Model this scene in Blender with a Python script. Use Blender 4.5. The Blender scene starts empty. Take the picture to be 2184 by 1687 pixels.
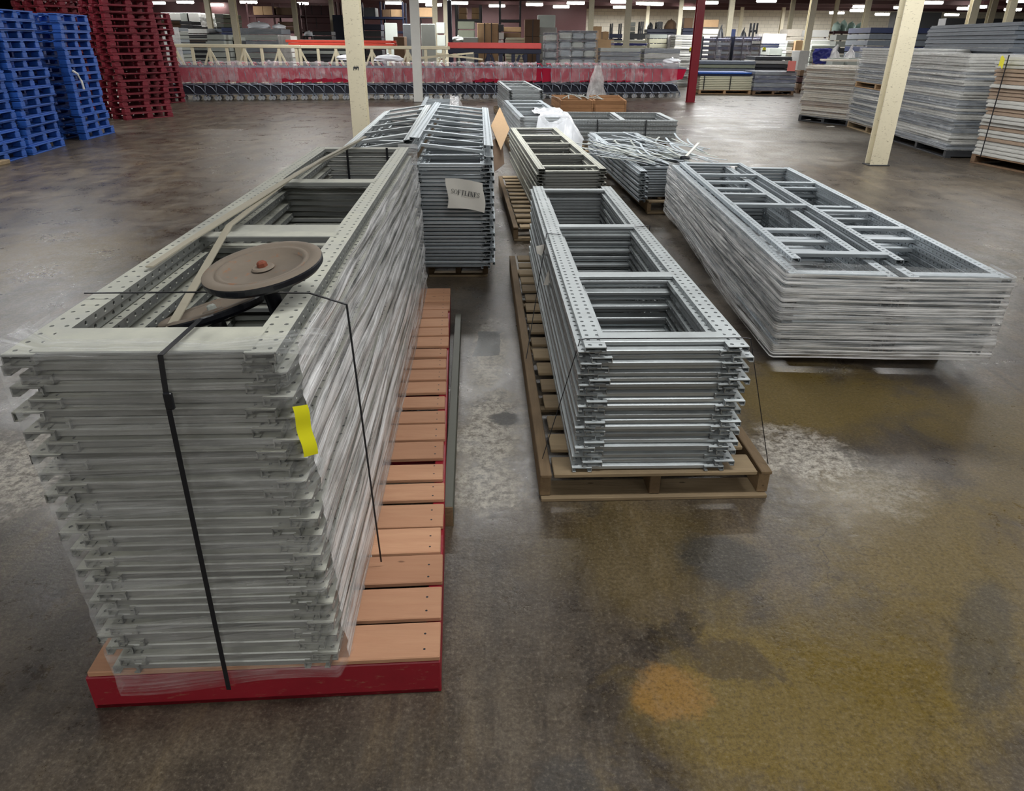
import bpy, math, random
import numpy as np
from math import sin, cos, radians, pi, sqrt
from mathutils import Matrix, Vector, noise
random.seed(7)
C = bpy.context.scene.collection
sc = bpy.context.scene
# ------------------------------------------------------------------ camera
F_PX, PITCH, ROLL, H = 1531.0, radians(26.2), radians(0.5), 1.7
fw = Vector((0, cos(PITCH), -sin(PITCH))); rt0 = Vector((1, 0, 0)); up0 = rt0.cross(fw)
rt = rt0 * cos(ROLL) + up0 * sin(ROLL); up = -rt0 * sin(ROLL) + up0 * cos(ROLL)
cam = bpy.data.cameras.new('camera'); co = bpy.data.objects.new('camera', cam); C.objects.link(co)
cam.sensor_width = 36; cam.lens = F_PX / 2184 * 36; cam.clip_end = 300; cam.clip_start = .05
m = Matrix((rt, up, -fw)).transposed().to_4x4(); m.translation = (0, 0, H); co.matrix_world = m
sc.camera = co
def ray(u, v): return fw + rt * ((u - 1092) / F_PX) - up * ((v - 843.5) / F_PX)
def at(u, v, Y):                       # the point of the photograph's ray (u, v) at depth Y
    d = ray(u, v); return Vector((0, 0, H)) + d * (Y / d.y)
def atz(u, v, z):
    d = ray(u, v); return Vector((0, 0, H)) + d * ((z - H) / d.z)
# ------------------------------------------------------------------ light
w = bpy.data.worlds.new('world'); sc.world = w; w.use_nodes = True
w.node_tree.nodes['Background'].inputs[0].default_value = (.75, .82, 1, 1)
w.node_tree.nodes['Background'].inputs[1].default_value = .3
sc.view_settings.view_transform = 'Standard'; sc.view_settings.look = 'None'
sc.view_settings.exposure = 0.62; sc.view_settings.gamma = 1
CEIL = 4.6
cy = sc.cycles; cy.max_bounces = 5; cy.diffuse_bounces = 3; cy.glossy_bounces = 3; cy.transmission_bounces = 2; cy.transparent_max_bounces = 6; cy.adaptive_threshold = .05; cy.caustics_reflective = False; cy.caustics_refractive = False
def area(x, y, p, sx=2.4, sy=.5):
    l = bpy.data.lights.new('ceiling_lamp', 'AREA'); l.shape = 'RECTANGLE'; l.size = sx; l.size_y = sy; l.energy = p
    l.color = (1, .995, .975); o = bpy.data.objects.new('ceiling_lamp', l); C.objects.link(o); o.location = (x, y, 4.15)
for y, xs, p in ((-3.6, (-7, -1, 5), 80), (1.6, (-8, 1, 8), 62), (5.6, (-9, 8), 70), (9.9, (-7.3, -.45, 4.9, 11), 120), (15.2, (-10, -4, 2, 10.2), 80), (20.5, (-13, -6, 1, 7, 14), 80), (26, (-14, -7, 0, 7, 14), 90)):
    for x in xs: area(x, y, p, 2.4, .35)
for y in (34, 45, 60, 70):
    for x, p in ((-18, 240), (-4, 300), (10, 440), (25, 440)): area(x, y, p * (2.4 if y > 55 else 1), 4.5, .6)
# ------------------------------------------------------------------ materials
MATS = {}
class NT:
    def __init__(s, name):
        s.m = bpy.data.materials.new(name); s.m.use_nodes = True; s.t = s.m.node_tree; s.b = s.t.nodes['Principled BSDF']; MATS[name] = s.m
    def n(s, typ, **kw):
        x = s.t.nodes.new(typ)
        for k, v in kw.items():
            if k.startswith('_'): x.inputs[k[1:].replace('_', ' ')].default_value = v
            else: setattr(x, k, v)
        return x
    def l(s, a, b): s.t.links.new(a, b)
    def coord(s, scale=(1, 1, 1), kind='Object'):
        tc = s.n('ShaderNodeTexCoord'); mp = s.n('ShaderNodeMapping'); mp.inputs['Scale'].default_value = scale; s.l(tc.outputs[kind], mp.inputs[0]); return mp.outputs[0]
    def world(s, scale=(1, 1, 1)):
        g = s.n('ShaderNodeNewGeometry'); mp = s.n('ShaderNodeMapping'); mp.inputs['Scale'].default_value = scale; s.l(g.outputs['Position'], mp.inputs[0]); return mp.outputs[0]
    def noise(s, vec, sc=5, det=4, rough=.5, dist=0):
        x = s.n('ShaderNodeTexNoise'); x.inputs['Scale'].default_value = sc; x.inputs['Detail'].default_value = det; x.inputs['Roughness'].default_value = rough; x.inputs['Distortion'].default_value = dist
        s.l(vec, x.inputs['Vector']); return x.outputs[0]
    def ramp(s, fac, stops):
        r = s.n('ShaderNodeValToRGB'); e = r.color_ramp.elements
        while len(e) < len(stops): e.new(.5)
        for i, (p, c) in enumerate(stops): e[i].position = p; e[i].color = (c, c, c, 1) if not isinstance(c, tuple) else (*c, 1)
        s.l(fac, r.inputs[0]); return r.outputs[0]
    def mix(s, f, a, b, mode='MIX'):
        x = s.n('ShaderNodeMix', data_type='RGBA', blend_type=mode)
        for i, v in ((0, f), (6, a), (7, b)):
            if isinstance(v, (int, float)): x.inputs[i].default_value = v
            elif isinstance(v, tuple): x.inputs[i].default_value = (*v, 1)
            else: s.l(v, x.inputs[i])
        return x.outputs[2]
    def math(s, op, a, b=0.0, cl=False):
        x = s.n('ShaderNodeMath', operation=op, use_clamp=cl)
        for i, v in ((0, a), (1, b)):
            if isinstance(v, (int, float)): x.inputs[i].default_value = v
            else: s.l(v, x.inputs[i])
        return x.outputs[0]
    def rnd(s): return s.n('ShaderNodeObjectInfo').outputs['Random']
    def bump(s, h, st=.3, d=.01):
        b = s.n('ShaderNodeBump'); b.inputs['Strength'].default_value = st; b.inputs['Distance'].default_value = d; s.l(h, b.inputs['Height']); s.l(b.outputs[0], s.b.inputs['Normal'])
    def base(s, c):
        if isinstance(c, tuple): s.b.inputs['Base Color'].default_value = (*c, 1)
        else: s.l(c, s.b.inputs['Base Color'])
    def set(s, rough=.5, metal=0, spec=.5):
        s.b.inputs['Roughness'].default_value = rough; s.b.inputs['Metallic'].default_value = metal; s.b.inputs['Specular IOR Level'].default_value = spec
def lin(r, g, b): return tuple(((c / 255) / 12.92 if c / 255 <= .04045 else ((c / 255 + .055) / 1.055) ** 2.4) for c in (r, g, b))
def paint(name, col, rough=.5, var=.25, wear=None, metal=0, nscale=6, spec=.5):
    t = NT(name); v = t.noise(t.world(), nscale, 5, .6)
    dark = tuple(c * (1 - var) for c in col); light = tuple(min(1, c * (1 + var)) for c in col)
    c = t.mix(v, dark, light); c = t.mix(t.math('MULTIPLY', t.rnd(), var), c, tuple(x * .55 for x in col))
    if wear:
        wn = t.noise(t.world((1, 1, 3)), 22, 4, .7); c = t.mix(t.ramp(wn, [(.6, 0), (.68, 1)]), c, wear)
    t.base(c); t.set(rough, metal, spec); t.bump(v, .15); return t.m
# galvanized steel, dusty on upward faces
def galv(name, c1, c2, dust, damt):
    t = NT(name); v = t.noise(t.world((1, 1, 1)), 14, 5, .65); v2 = t.noise(t.world((3, 3, 30)), 3, 3)
    c = t.mix(v, c1, c2); c = t.mix(t.math('MULTIPLY', t.rnd(), .6), c, tuple(x * .3 for x in c1))
    g = t.n('ShaderNodeNewGeometry'); sx = t.n('ShaderNodeSeparateXYZ'); t.l(g.outputs['Normal'], sx.inputs[0])
    f = t.ramp(sx.outputs[2], [(.6, 0), (.95, 1)]); f = t.math('MULTIPLY', f, t.ramp(t.noise(t.world(), 5, 5, .7), [(.25, .35 * damt), (.7, damt)]))
    c = t.mix(f, c, dust); t.base(c); t.set(.4, .55)
    t.l(t.math('ADD', t.math('MULTIPLY', f, .35), .36), t.b.inputs['Roughness']); t.l(t.math('SUBTRACT', .6, t.math('MULTIPLY', f, .6), True), t.b.inputs['Metallic'])
    t.bump(v, .1); return t.m
GALV = galv('galvanized_steel', (.42, .455, .475), (.62, .665, .69), lin(220, 229, 231), .85)
GALVD = galv('galvanized_steel_dusty', (.36, .38, .37), (.52, .54, .53), lin(206, 207, 192), 1.0)
GALVB = galv('galvanized_steel_bright', (.45, .51, .55), (.68, .74, .79), lin(206, 218, 226), .6)
def wood(name, a, b, along='x', dark=.35, end=None):
    t = NT(name); s = {'x': (1.2, 14, 14), 'y': (14, 1.2, 14), 'z': (14, 14, 1.2)}[along]
    g = t.noise(t.world(s), 3, 6, .65, .6); g2 = t.noise(t.world(), 3, 4); c = t.mix(g, a, b); r = t.rnd()
    c = t.mix(t.math('MULTIPLY', r, .55), c, tuple(x * .6 for x in a))
    c = t.mix(t.ramp(g2, [(.35, dark), (.6, 0)]), c, tuple(x * .45 for x in a))
    kn = t.n('ShaderNodeTexVoronoi'); kn.inputs['Scale'].default_value = 3.1; t.l(t.world(tuple(min(x, 3) for x in s)), kn.inputs['Vector'])
    c = t.mix(t.ramp(kn.outputs[0], [(.035, .75), (.06, 0)]), c, tuple(x * .25 for x in a))
    t.base(c); t.set(.75, 0, .25); t.bump(g, .35); return t.m
WNEW = wood('new_pine_board', lin(188, 136, 106), lin(226, 180, 144), 'x', .15)
WOLD = wood('weathered_board', lin(134, 116, 92), lin(196, 174, 138), 'x', .35)
WOLDY = wood('weathered_stringer', lin(110, 92, 70), lin(165, 140, 108), 'y', .4)
WORG = wood('orange_timber', lin(156, 112, 76), lin(200, 154, 114), 'x', .2)
REDP = paint('pallet_red_paint', lin(150, 28, 44), .5, .3, lin(150, 80, 70))
RED2 = paint('pallet_dark_red_paint', lin(126, 28, 46), .55, .35, lin(150, 110, 100))
BLUP = paint('pallet_blue_paint', lin(36, 88, 176), .55, .35, lin(80, 130, 190))
WHT = paint('white_paint', lin(225, 225, 220), .5, .08)
CREAM = paint('cream_column_paint', lin(222, 214, 188), .55, .1, lin(150, 140, 120), nscale=3)
CREAM2 = paint('cream_rack_paint', lin(214, 206, 178), .5, .12)
COLR = paint('column_red_paint', lin(142, 26, 44), .35, .15)
BLK = paint('black_strap', lin(22, 24, 30), .4, .1)
NAVY = paint('navy_steel', lin(26, 32, 56), .45, .2)
DGRY = paint('dark_grey_steel', lin(58, 60, 64), .5, .25)
LGRY = paint('light_grey_panel', lin(176, 182, 176), .5, .1)
BGRY = paint('blue_grey_panel', lin(150, 160, 168), .5, .1)
TAN = paint('carton_board', lin(178, 146, 110), .8, .18)
BRN = paint('brown_board', lin(112, 88, 66), .75, .25)
MAR = paint('maroon_steel', lin(70, 38, 40), .6, .25)
HBRD = paint('hardboard', lin(182, 150, 112), .7, .1, nscale=30)
SHELF = paint('shelf_board_grey', lin(190, 190, 186), .3, .2, nscale=9)
SHELFB = paint('shelf_board_brown', lin(158, 138, 120), .6, .3, nscale=9)
SHELFD = paint('shelf_board_slate', lin(118, 126, 136), .35, .3, nscale=9)
WARM = paint('shelf_board_warm', lin(208, 200, 186), .35, .25, nscale=9)
CSLAB = paint('cream_board', lin(206, 204, 180), .6, .1)
BLUT = paint('blue_tarpaulin', lin(38, 44, 130), .4, .3)
NBLU = paint('dark_blue_bundle', lin(52, 62, 98), .45, .35)
REDB = paint('red_beam_paint', lin(206, 70, 52), .5, .2)
PINKB = paint('pink_red_beam_paint', lin(222, 92, 88), .5, .12)
CARTR = paint('cart_red_plastic', lin(190, 24, 64), .3, .12)
CHR = paint('cart_steel', lin(158, 168, 186), .3, .15, metal=.5)
TRAY = paint('cart_tray_plastic', lin(22, 26, 44), .5, .1)
WHL = paint('wheel_grey', lin(176, 178, 180), .5, .1)
TYRE = paint('tyre_black', lin(34, 34, 38), .6, .1)
IRON = paint('rusty_iron', lin(130, 119, 106), .8, .25, lin(138, 104, 80), nscale=12)
IRONR = paint('rust_bolt', lin(134, 72, 52), .8, .3)
BTUBE = paint('black_tube', lin(24, 26, 34), .3, .1)
GPLANK = paint('grey_painted_plank', lin(92, 94, 84), .6, .15)
YEL = paint('yellow_paper', lin(240, 236, 20), .7, .03)
PAPER = paint('white_paper', lin(232, 230, 222), .35, .05)
INK = paint('black_ink', lin(30, 32, 40), .6, .1)
WSHEET = paint('white_plastic_sheet', lin(226, 230, 236), .25, .08, nscale=16)
PINK = paint('pink_placard', lin(226, 130, 122), .5, .05)
YELL = paint('yellow_tag', lin(236, 228, 40), .6, .05)
DUSTY = paint('dusty_strip', lin(176, 170, 152), .6, .12)
LEAF = paint('seafoam_bag', lin(176, 206, 196), .5, .1)
OLIVE = paint('green_grey_box', lin(142, 148, 130), .6, .15)
def emis(name, c, s):
    t = NT(name); t.b.inputs['Emission Color'].default_value = (*c, 1); t.b.inputs['Emission Strength'].default_value = s; return t.m
TUBE = emis('lit_tube', (1, .99, .93), 22)
# stretch film: transparent sheet with pleats running along u of its UV map
def film(name, lo, hi, su=1.2, sv=60, tint=(.86, .89, .9), rough=.16, p0=.42, p1=.72):
    t = NT(name); tc = t.n('ShaderNodeTexCoord'); mp = t.n('ShaderNodeMapping'); mp.inputs['Scale'].default_value = (su, sv, 1); t.l(tc.outputs['UV'], mp.inputs[0])
    mp2 = t.n('ShaderNodeMapping'); mp2.inputs['Scale'].default_value = (su * 9, sv * .6, 1); t.l(tc.outputs['UV'], mp2.inputs[0])
    a = t.noise(mp.outputs[0], 1, 6, .65, .8); b = t.noise(mp2.outputs[0], 1, 4, .6, .3); h = t.math('ADD', t.math('MULTIPLY', a, .7), t.math('MULTIPLY', b, .3))
    fac = t.ramp(h, [(p0, lo), (p1, hi)]); t.base(tint); t.set(rough, 0, .9); t.bump(h, 1.0, .02)
    tr = t.n('ShaderNodeBsdfTransparent'); mx = t.n('ShaderNodeMixShader'); t.l(fac, mx.inputs[0]); t.l(tr.outputs[0], mx.inputs[1]); t.l(t.b.outputs[0], mx.inputs[2])
    out = [x for x in t.t.nodes if x.type == 'OUTPUT_MATERIAL'][0]; t.l(mx.outputs[0], out.inputs[0]); return t.m
FILM = film('stretch_film', .05, .5, .9, 34)
FILMS = film('stretch_film_side', .06, 1.0, .4, 34, (.95, .96, .97), .1, .42, .57)
FILMD = film('loose_plastic', .35, .8, 3, 5, (.86, .84, .84), .22)
BAG = film('cart_dust_bag', .14, .62, 4, 2.2, (.84, .74, .78), .3, .47, .72)
# floor
def make_floor_mat():
    t = NT('stained_concrete'); P = t.world(); P2 = t.world((1, .35, 1))
    big = t.noise(P, .45, 6, .6, .4); mid = t.noise(P, 2.2, 8, .68, .5); fine = t.noise(P, 26, 6, .75); st = t.noise(P2, 3.2, 6, .65, .6)
    c = t.mix(t.ramp(mid, [(.28, 0), (.72, 1)]), lin(46, 39, 33), lin(104, 92, 76))
    c = t.mix(t.ramp(big, [(.36, .75), (.62, 0)]), c, lin(68, 62, 57))
    c = t.mix(t.ramp(st, [(.42, 0), (.72, .5)]), c, lin(128, 115, 96)); P3 = t.world((1, 1, 1)); mr = t.n('ShaderNodeMapping'); mr.inputs['Rotation'].default_value = (0, 0, .5); mr.inputs['Scale'].default_value = (1.6, .28, 1); t.l(P3, mr.inputs[0]); sn = t.noise(mr.outputs[0], 3.4, 7, .7, .2); c = t.mix(t.ramp(sn, [(.32, .6), (.52, 0)]), c, lin(46, 42, 40)); c = t.mix(t.ramp(sn, [(.56, 0), (.72, .5)]), c, lin(126, 109, 82))
    c = t.mix(t.ramp(t.noise(P, 7, 6, .7), [(.3, .55), (.5, 0)]), c, lin(50, 43, 38))
    NZ = {}
    def blob(x, y, rx, ry, rot, amp, freq=3.0, thr=(.35, .75)):
        mp = t.n('ShaderNodeMapping', vector_type='TEXTURE'); mp.inputs['Location'].default_value = (x, y, 0); mp.inputs['Rotation'].default_value = (0, 0, rot); mp.inputs['Scale'].default_value = (rx, ry, 1)
        g = t.n('ShaderNodeNewGeometry'); t.l(g.outputs['Position'], mp.inputs[0]); ln = t.n('ShaderNodeVectorMath', operation='LENGTH'); t.l(mp.outputs[0], ln.inputs[0])
        d = t.math('SUBTRACT', 1, ln.outputs['Value'], True); fq = 2.3 if freq < 3.5 else (5 if freq < 7.5 else 10); NZ.setdefault(fq, None); NZ[fq] = NZ[fq] or t.noise(P, fq, 6, .72, .4); nz = NZ[fq]
        return t.math('MULTIPLY', t.ramp(t.math('ADD', t.math('MULTIPLY', t.math('SUBTRACT', nz, .5), 1.7 if freq > 5 else 1.25), d), [(thr[0] * .7, 0), (thr[1] * .85, amp)]), t.ramp(d, [(0, 0), (.12, 1)]))
    ol = lin(114, 95, 38)
    for a in ((1.6, 3.5, 1.0, .75, 0, .8, 2), (2.5, 3.2, 1.0, .6, 0, .6, 2), (.95, 1.5, 1.0, .6, .2, .95, 2.4), (1.9, 1.9, 1.2, .8, 0, .5, 2), (1.55, 2.3, .7, .7, 0, .6, 2), (-4.1, 6, 1.5, 1.5, 0, .6, 1.5), (.5, 2.15, .6, .6, 0, .35, 2.5), (2.4, 2.5, .8, .8, 0, .5, 2.5), (3.6, 3.6, 1, .8, 0, .35, 2)):
        c = t.mix(blob(*a), c, ol)
    c = t.mix(blob(.45, 1.5, .2, .15, .2, .75, 6, (.35, .62)), c, lin(150, 112, 54)); c = t.mix(blob(.68, 1.62, .24, .14, -.3, .6, 9, (.4, .6)), c, lin(60, 50, 40)); c = t.mix(blob(.5, 1.72, .26, .1, .5, .6, 16, (.45, .6)), c, lin(44, 38, 34))
    wt = lin(206, 200, 188)  # white patches: lamp reflections painted into the floor colour, plus some efflorescence
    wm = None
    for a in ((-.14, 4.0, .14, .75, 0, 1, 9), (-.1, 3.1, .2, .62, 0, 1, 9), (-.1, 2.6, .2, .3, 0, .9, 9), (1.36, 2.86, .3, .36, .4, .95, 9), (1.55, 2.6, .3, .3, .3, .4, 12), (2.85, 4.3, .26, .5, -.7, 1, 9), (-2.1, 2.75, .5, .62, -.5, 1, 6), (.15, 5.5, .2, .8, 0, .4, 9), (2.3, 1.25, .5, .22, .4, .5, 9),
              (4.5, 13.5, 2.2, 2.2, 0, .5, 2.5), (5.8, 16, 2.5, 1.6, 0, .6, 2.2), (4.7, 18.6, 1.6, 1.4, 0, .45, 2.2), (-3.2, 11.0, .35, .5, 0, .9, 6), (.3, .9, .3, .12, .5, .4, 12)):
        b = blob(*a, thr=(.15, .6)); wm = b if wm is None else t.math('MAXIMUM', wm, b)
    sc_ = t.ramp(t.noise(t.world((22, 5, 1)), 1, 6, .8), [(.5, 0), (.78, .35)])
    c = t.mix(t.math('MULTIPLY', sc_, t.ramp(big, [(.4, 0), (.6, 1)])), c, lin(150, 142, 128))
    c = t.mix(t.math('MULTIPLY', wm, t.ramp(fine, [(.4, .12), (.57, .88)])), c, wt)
    # grey repair patch and dark drips
    for x, y, sx, sy, a in ((-.15, 4.2, .075, .2, .85),):
        g = t.n('ShaderNodeNewGeometry'); s = t.n('ShaderNodeSeparateXYZ'); t.l(g.outputs['Position'], s.inputs[0])
        nz = t.math('MULTIPLY', t.math('SUBTRACT', mid, .5), .1)
        fx = t.math('LESS_THAN', t.math('ADD', t.math('ABSOLUTE', t.math('SUBTRACT', s.outputs[0], x)), nz), sx); fy = t.math('LESS_THAN', t.math('ADD', t.math('ABSOLUTE', t.math('SUBTRACT', s.outputs[1], y)), nz), sy)
        c = t.mix(t.math('MULTIPLY', t.math('MULTIPLY', fx, fy), a), c, lin(80, 84, 86))
    for a in ((-.02, 3.2, .11, .1, 0, .9, 5), (.78, 2.1, .22, .2, .4, .7, 4), (.3, 2.65, .12, .35, 0, .45, 6), (.15, 1.2, .12, .12, 0, .6, 6), (1.5, 1.7, .12, .5, -.6, .5, 5)):
        c = t.mix(blob(*a, thr=(.2, .5)), c, lin(58, 58, 58))
    grit = t.noise(P, 75, 5, .8); c = t.mix(t.ramp(grit, [(.36, .55), (.52, 0)]), c, lin(36, 31, 27)); c = t.mix(t.ramp(grit, [(.54, 0), (.68, .45)]), c, lin(142, 133, 116)); cr_ = t.n('ShaderNodeTexVoronoi', feature='DISTANCE_TO_EDGE'); cr_.inputs['Scale'].default_value = 1.1; wv = t.n('ShaderNodeVectorMath', operation='ADD'); nzc = t.n('ShaderNodeTexNoise'); nzc.inputs['Scale'].default_value = 4; nzc.inputs['Detail'].default_value = 6; t.l(P, nzc.inputs['Vector']); t.l(P, wv.inputs[0]); t.l(nzc.outputs['Color'], wv.inputs[1]); t.l(wv.outputs[0], cr_.inputs['Vector']); c = t.mix(t.math('MULTIPLY', t.ramp(cr_.outputs['Distance'], [(.004, .7), (.012, 0)]), t.ramp(big, [(.48, 0), (.58, 1)])), c, lin(38, 32, 28))
    t.base(c); t.set(.35, 0, .5)
    r = t.ramp(t.math('ADD', t.math('MULTIPLY', mid, .6), t.math('MULTIPLY', fine, .4)), [(.36, .2), (.58, .45)])
    t.l(t.math('ADD', r, t.math('MULTIPLY', wm, .2)), t.b.inputs['Roughness']); t.bump(t.math('ADD', t.math('MULTIPLY', mid, .8), t.math('MULTIPLY', fine, .5)), .5, .006); return t.m
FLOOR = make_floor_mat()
# ------------------------------------------------------------------ mesh helpers
class MB:
    def __init__(s): s.v = []; s.f = []; s.uv = None; s.mi = []
    def add(s, vs, fs, mi=0):
        k = len(s.v); s.v += [tuple(p) for p in vs]; s.f += [tuple(k + i for i in f) for f in fs]; s.mi += [mi] * len(fs); return s
    def box(s, x0, x1, y0, y1, z0, z1, M=None, mi=0):
        vs = [Vector(p) for p in ((x0, y0, z0), (x1, y0, z0), (x1, y1, z0), (x0, y1, z0), (x0, y0, z1), (x1, y0, z1), (x1, y1, z1), (x0, y1, z1))]
        if M: vs = [M @ p for p in vs]
        return s.add(vs, ((0, 3, 2, 1), (4, 5, 6, 7), (0, 1, 5, 4), (1, 2, 6, 5), (2, 3, 7, 6), (3, 0, 4, 7)), mi)
    def bev(s, x0, x1, y0, y1, z0, z1, b=.004, mi=0):       # box with chamfered upright and top edges
        def ring(z, k): return [(x0 + k + b, y0 + k, z), (x1 - k - b, y0 + k, z), (x1 - k, y0 + k + b, z), (x1 - k, y1 - k - b, z), (x1 - k - b, y1 - k, z), (x0 + k + b, y1 - k, z), (x0 + k, y1 - k - b, z), (x0 + k, y0 + k + b, z)]
        vs = ring(z0, b) + ring(z0 + b, 0) + ring(z1 - b, 0) + ring(z1, b); fs = [tuple(range(7, -1, -1)), tuple(range(24, 32))]
        for r in range(3):
            for i in range(8): fs.append((r * 8 + i, r * 8 + (i + 1) % 8, r * 8 + 8 + (i + 1) % 8, r * 8 + 8 + i))
        return s.add(vs, fs, mi)
    def tube(s, pts, r, n=8, mi=0, cap=True, flat=1.0):
        pts = [Vector(p) for p in pts]; rings = []
        for i, p in enumerate(pts):
            d = (pts[min(i + 1, len(pts) - 1)] - pts[max(i - 1, 0)]).normalized(); a = d.orthogonal().normalized() if abs(d.z) > .9 else d.cross(Vector((0, 0, 1))).normalized(); b = a.cross(d).normalized()
            rr = r[i] if isinstance(r, (list, tuple)) else r
            rings.append([p + (a * cos(2 * pi * j / n) + b * sin(2 * pi * j / n) * flat) * rr for j in range(n)])
        vs = [q for g in rings for q in g]; fs = [(i * n + j, i * n + (j + 1) % n, (i + 1) * n + (j + 1) % n, (i + 1) * n + j) for i in range(len(pts) - 1) for j in range(n)]
        if cap: fs += [tuple(range(n - 1, -1, -1)), tuple(range((len(pts) - 1) * n, len(pts) * n))]
        return s.add(vs, fs, mi)
    def lathe(s, prof, n=32, M=None, mi=0):
        vs = [Vector((r * cos(2 * pi * j / n), r * sin(2 * pi * j / n), z)) for r, z in prof for j in range(n)]
        if M: vs = [M @ p for p in vs]
        return s.add(vs, [(i * n + j, i * n + (j + 1) % n, (i + 1) * n + (j + 1) % n, (i + 1) * n + j) for i in range(len(prof) - 1) for j in range(n)], mi)
    def bar(s, a, b, w, h, mi=0):                            # rectangular bar from a to b, w across, h upwards
        a, b = Vector(a), Vector(b); d = (b - a).normalized(); sd = d.cross(Vector((0, 0, 1)));
        if sd.length < 1e-3: sd = Vector((1, 0, 0))
        sd.normalize(); u = sd.cross(d).normalized(); vs = []
        for p in (a, b):
            for i, j in ((-1, -1), (1, -1), (1, 1), (-1, 1)): vs.append(p + sd * (w / 2 * i) + u * (h / 2 * j))
        return s.add(vs, ((0, 3, 2, 1), (4, 5, 6, 7), (0, 1, 5, 4), (1, 2, 6, 5), (2, 3, 7, 6), (3, 0, 4, 7)), mi)
    def grid(s, fn, nu, nv, mi=0, wrapu=False):              # surface from fn(u, v) with UV map
        k = len(s.v); s.v += [tuple(fn(i / nu, j / nv)) for j in range(nv + 1) for i in range(nu + 1)]; s.uv = s.uv or {}
        for j in range(nv):
            for i in range(nu):
                s.f.append((k + j * (nu + 1) + i, k + j * (nu + 1) + i + 1, k + (j + 1) * (nu + 1) + i + 1, k + (j + 1) * (nu + 1) + i)); s.mi.append(mi)
                s.uv[len(s.f) - 1] = ((i / nu, j / nv), ((i + 1) / nu, j / nv), ((i + 1) / nu, (j + 1) / nv), (i / nu, (j + 1) / nv))
        return s
    def mesh(s, name, *mats, smooth=False):
        me = bpy.data.meshes.new(name); me.from_pydata(s.v, [], s.f)
        for m_ in mats: me.materials.append(m_)
        if len(mats) > 1: me.polygons.foreach_set('material_index', s.mi)
        if s.uv:
            l = me.uv_layers.new(name='UVMap')
            for p in me.polygons:
                if p.index in s.uv:
                    for q, li in enumerate(p.loop_indices): l.data[li].uv = s.uv[p.index][q]
        if smooth: me.polygons.foreach_set('use_smooth', [True] * len(me.polygons))
        return me
def put(name, me, parent=None, loc=(0, 0, 0), rot=(0, 0, 0), scale=None):
    o = bpy.data.objects.new(name, me); C.objects.link(o); o.location = loc; o.rotation_euler = rot
    if scale: o.scale = scale
    if parent: o.parent = parent
    return o
def tag(o, label, cat, group=None):
    o['label'] = label; o['category'] = cat
    if group: o['group'] = group
    return o
def thing(name, label, cat, loc=(0, 0, 0), rot=(0, 0, 0), group=None): return tag(put(name, None, None, loc, rot), label, cat, group)
def struct(o): o['kind'] = 'structure'; return o
ONES = 'zeroth first second third fourth fifth sixth seventh eighth ninth tenth eleventh twelfth thirteenth fourteenth fifteenth sixteenth seventeenth eighteenth nineteenth'.split()
TENS = ['', '', 'twenty', 'thirty', 'forty', 'fifty', 'sixty']; TENTH = ['', '', 'twentieth', 'thirtieth', 'fortieth', 'fiftieth', 'sixtieth']
def nth(n): return ONES[n] if n < 20 else (TENTH[n // 10] if n % 10 == 0 else TENS[n // 10] + '-' + ONES[n % 10])
def layer_word(i, n):                                        # i counted from the top
    return 'topmost' if i == 0 else ('lowest' if i == n - 1 else nth(i + 1) + ' from top')
def P2(o, ang, x, y, z=0): return Vector((o[0] + x * cos(ang) - y * sin(ang), o[1] + x * sin(ang) + y * cos(ang), z))
# ------------------------------------------------------------------ room
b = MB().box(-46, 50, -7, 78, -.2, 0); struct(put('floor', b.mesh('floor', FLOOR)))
t = NT('ceiling_deck'); v = t.noise(t.world((.4, 6, 1)), 1, 4); t.base(t.mix(v, lin(84, 60, 60), lin(168, 160, 156))); t.set(.7); CEILM = t.m
struct(put('ceiling', MB().box(-46, 50, -7, 78, CEIL, CEIL + .2).mesh('ceiling', CEILM)))
t = NT('back_wall_paint'); br = t.n('ShaderNodeTexBrick'); br.inputs['Scale'].default_value = 1; br.inputs['Mortar Size'].default_value = .012; br.inputs['Color1'].default_value = (*lin(226, 220, 204), 1); br.inputs['Color2'].default_value = (*lin(216, 210, 194), 1); br.inputs['Mortar'].default_value = (*lin(188, 182, 168), 1)
tc = t.coord((.8, .8, .8)); mp = t.n('ShaderNodeMapping'); mp.inputs['Rotation'].default_value = (radians(90), 0, 0); t.l(tc, mp.inputs[0]); t.l(mp.outputs[0], br.inputs['Vector']); t.base(br.outputs[0]); t.set(.6); WALLM = t.m
struct(put('wall_back', MB().box(-46, 50, 77, 77.2, 0, CEIL).mesh('wall_back', WALLM)))
struct(put('wall_left', MB().box(-46.2, -46, -7, 77, 0, CEIL).mesh('wall_left', MAR)))
struct(put('wall_right', MB().box(50, 50.2, -7, 77, 0, CEIL).mesh('wall_right', WALLM)))
struct(put('wall_front', MB().box(-46, 50, -7.2, -7, 0, CEIL).mesh('wall_front', WALLM)))
struct(put('wall_inner', MB().box(-46, 5.6, 64, 64.2, 0, CEIL).mesh('wall_inner', MAR)))
# ceiling joists
jm = MB().bev(-46, 50, -.08, .08, 0, .32, .01).mesh('joist', CREAM2 if 0 else MAR)
for i in range(11): struct(put('beam', jm, None, (0, 14 + i * 5.4, CEIL - .33)))
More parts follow.
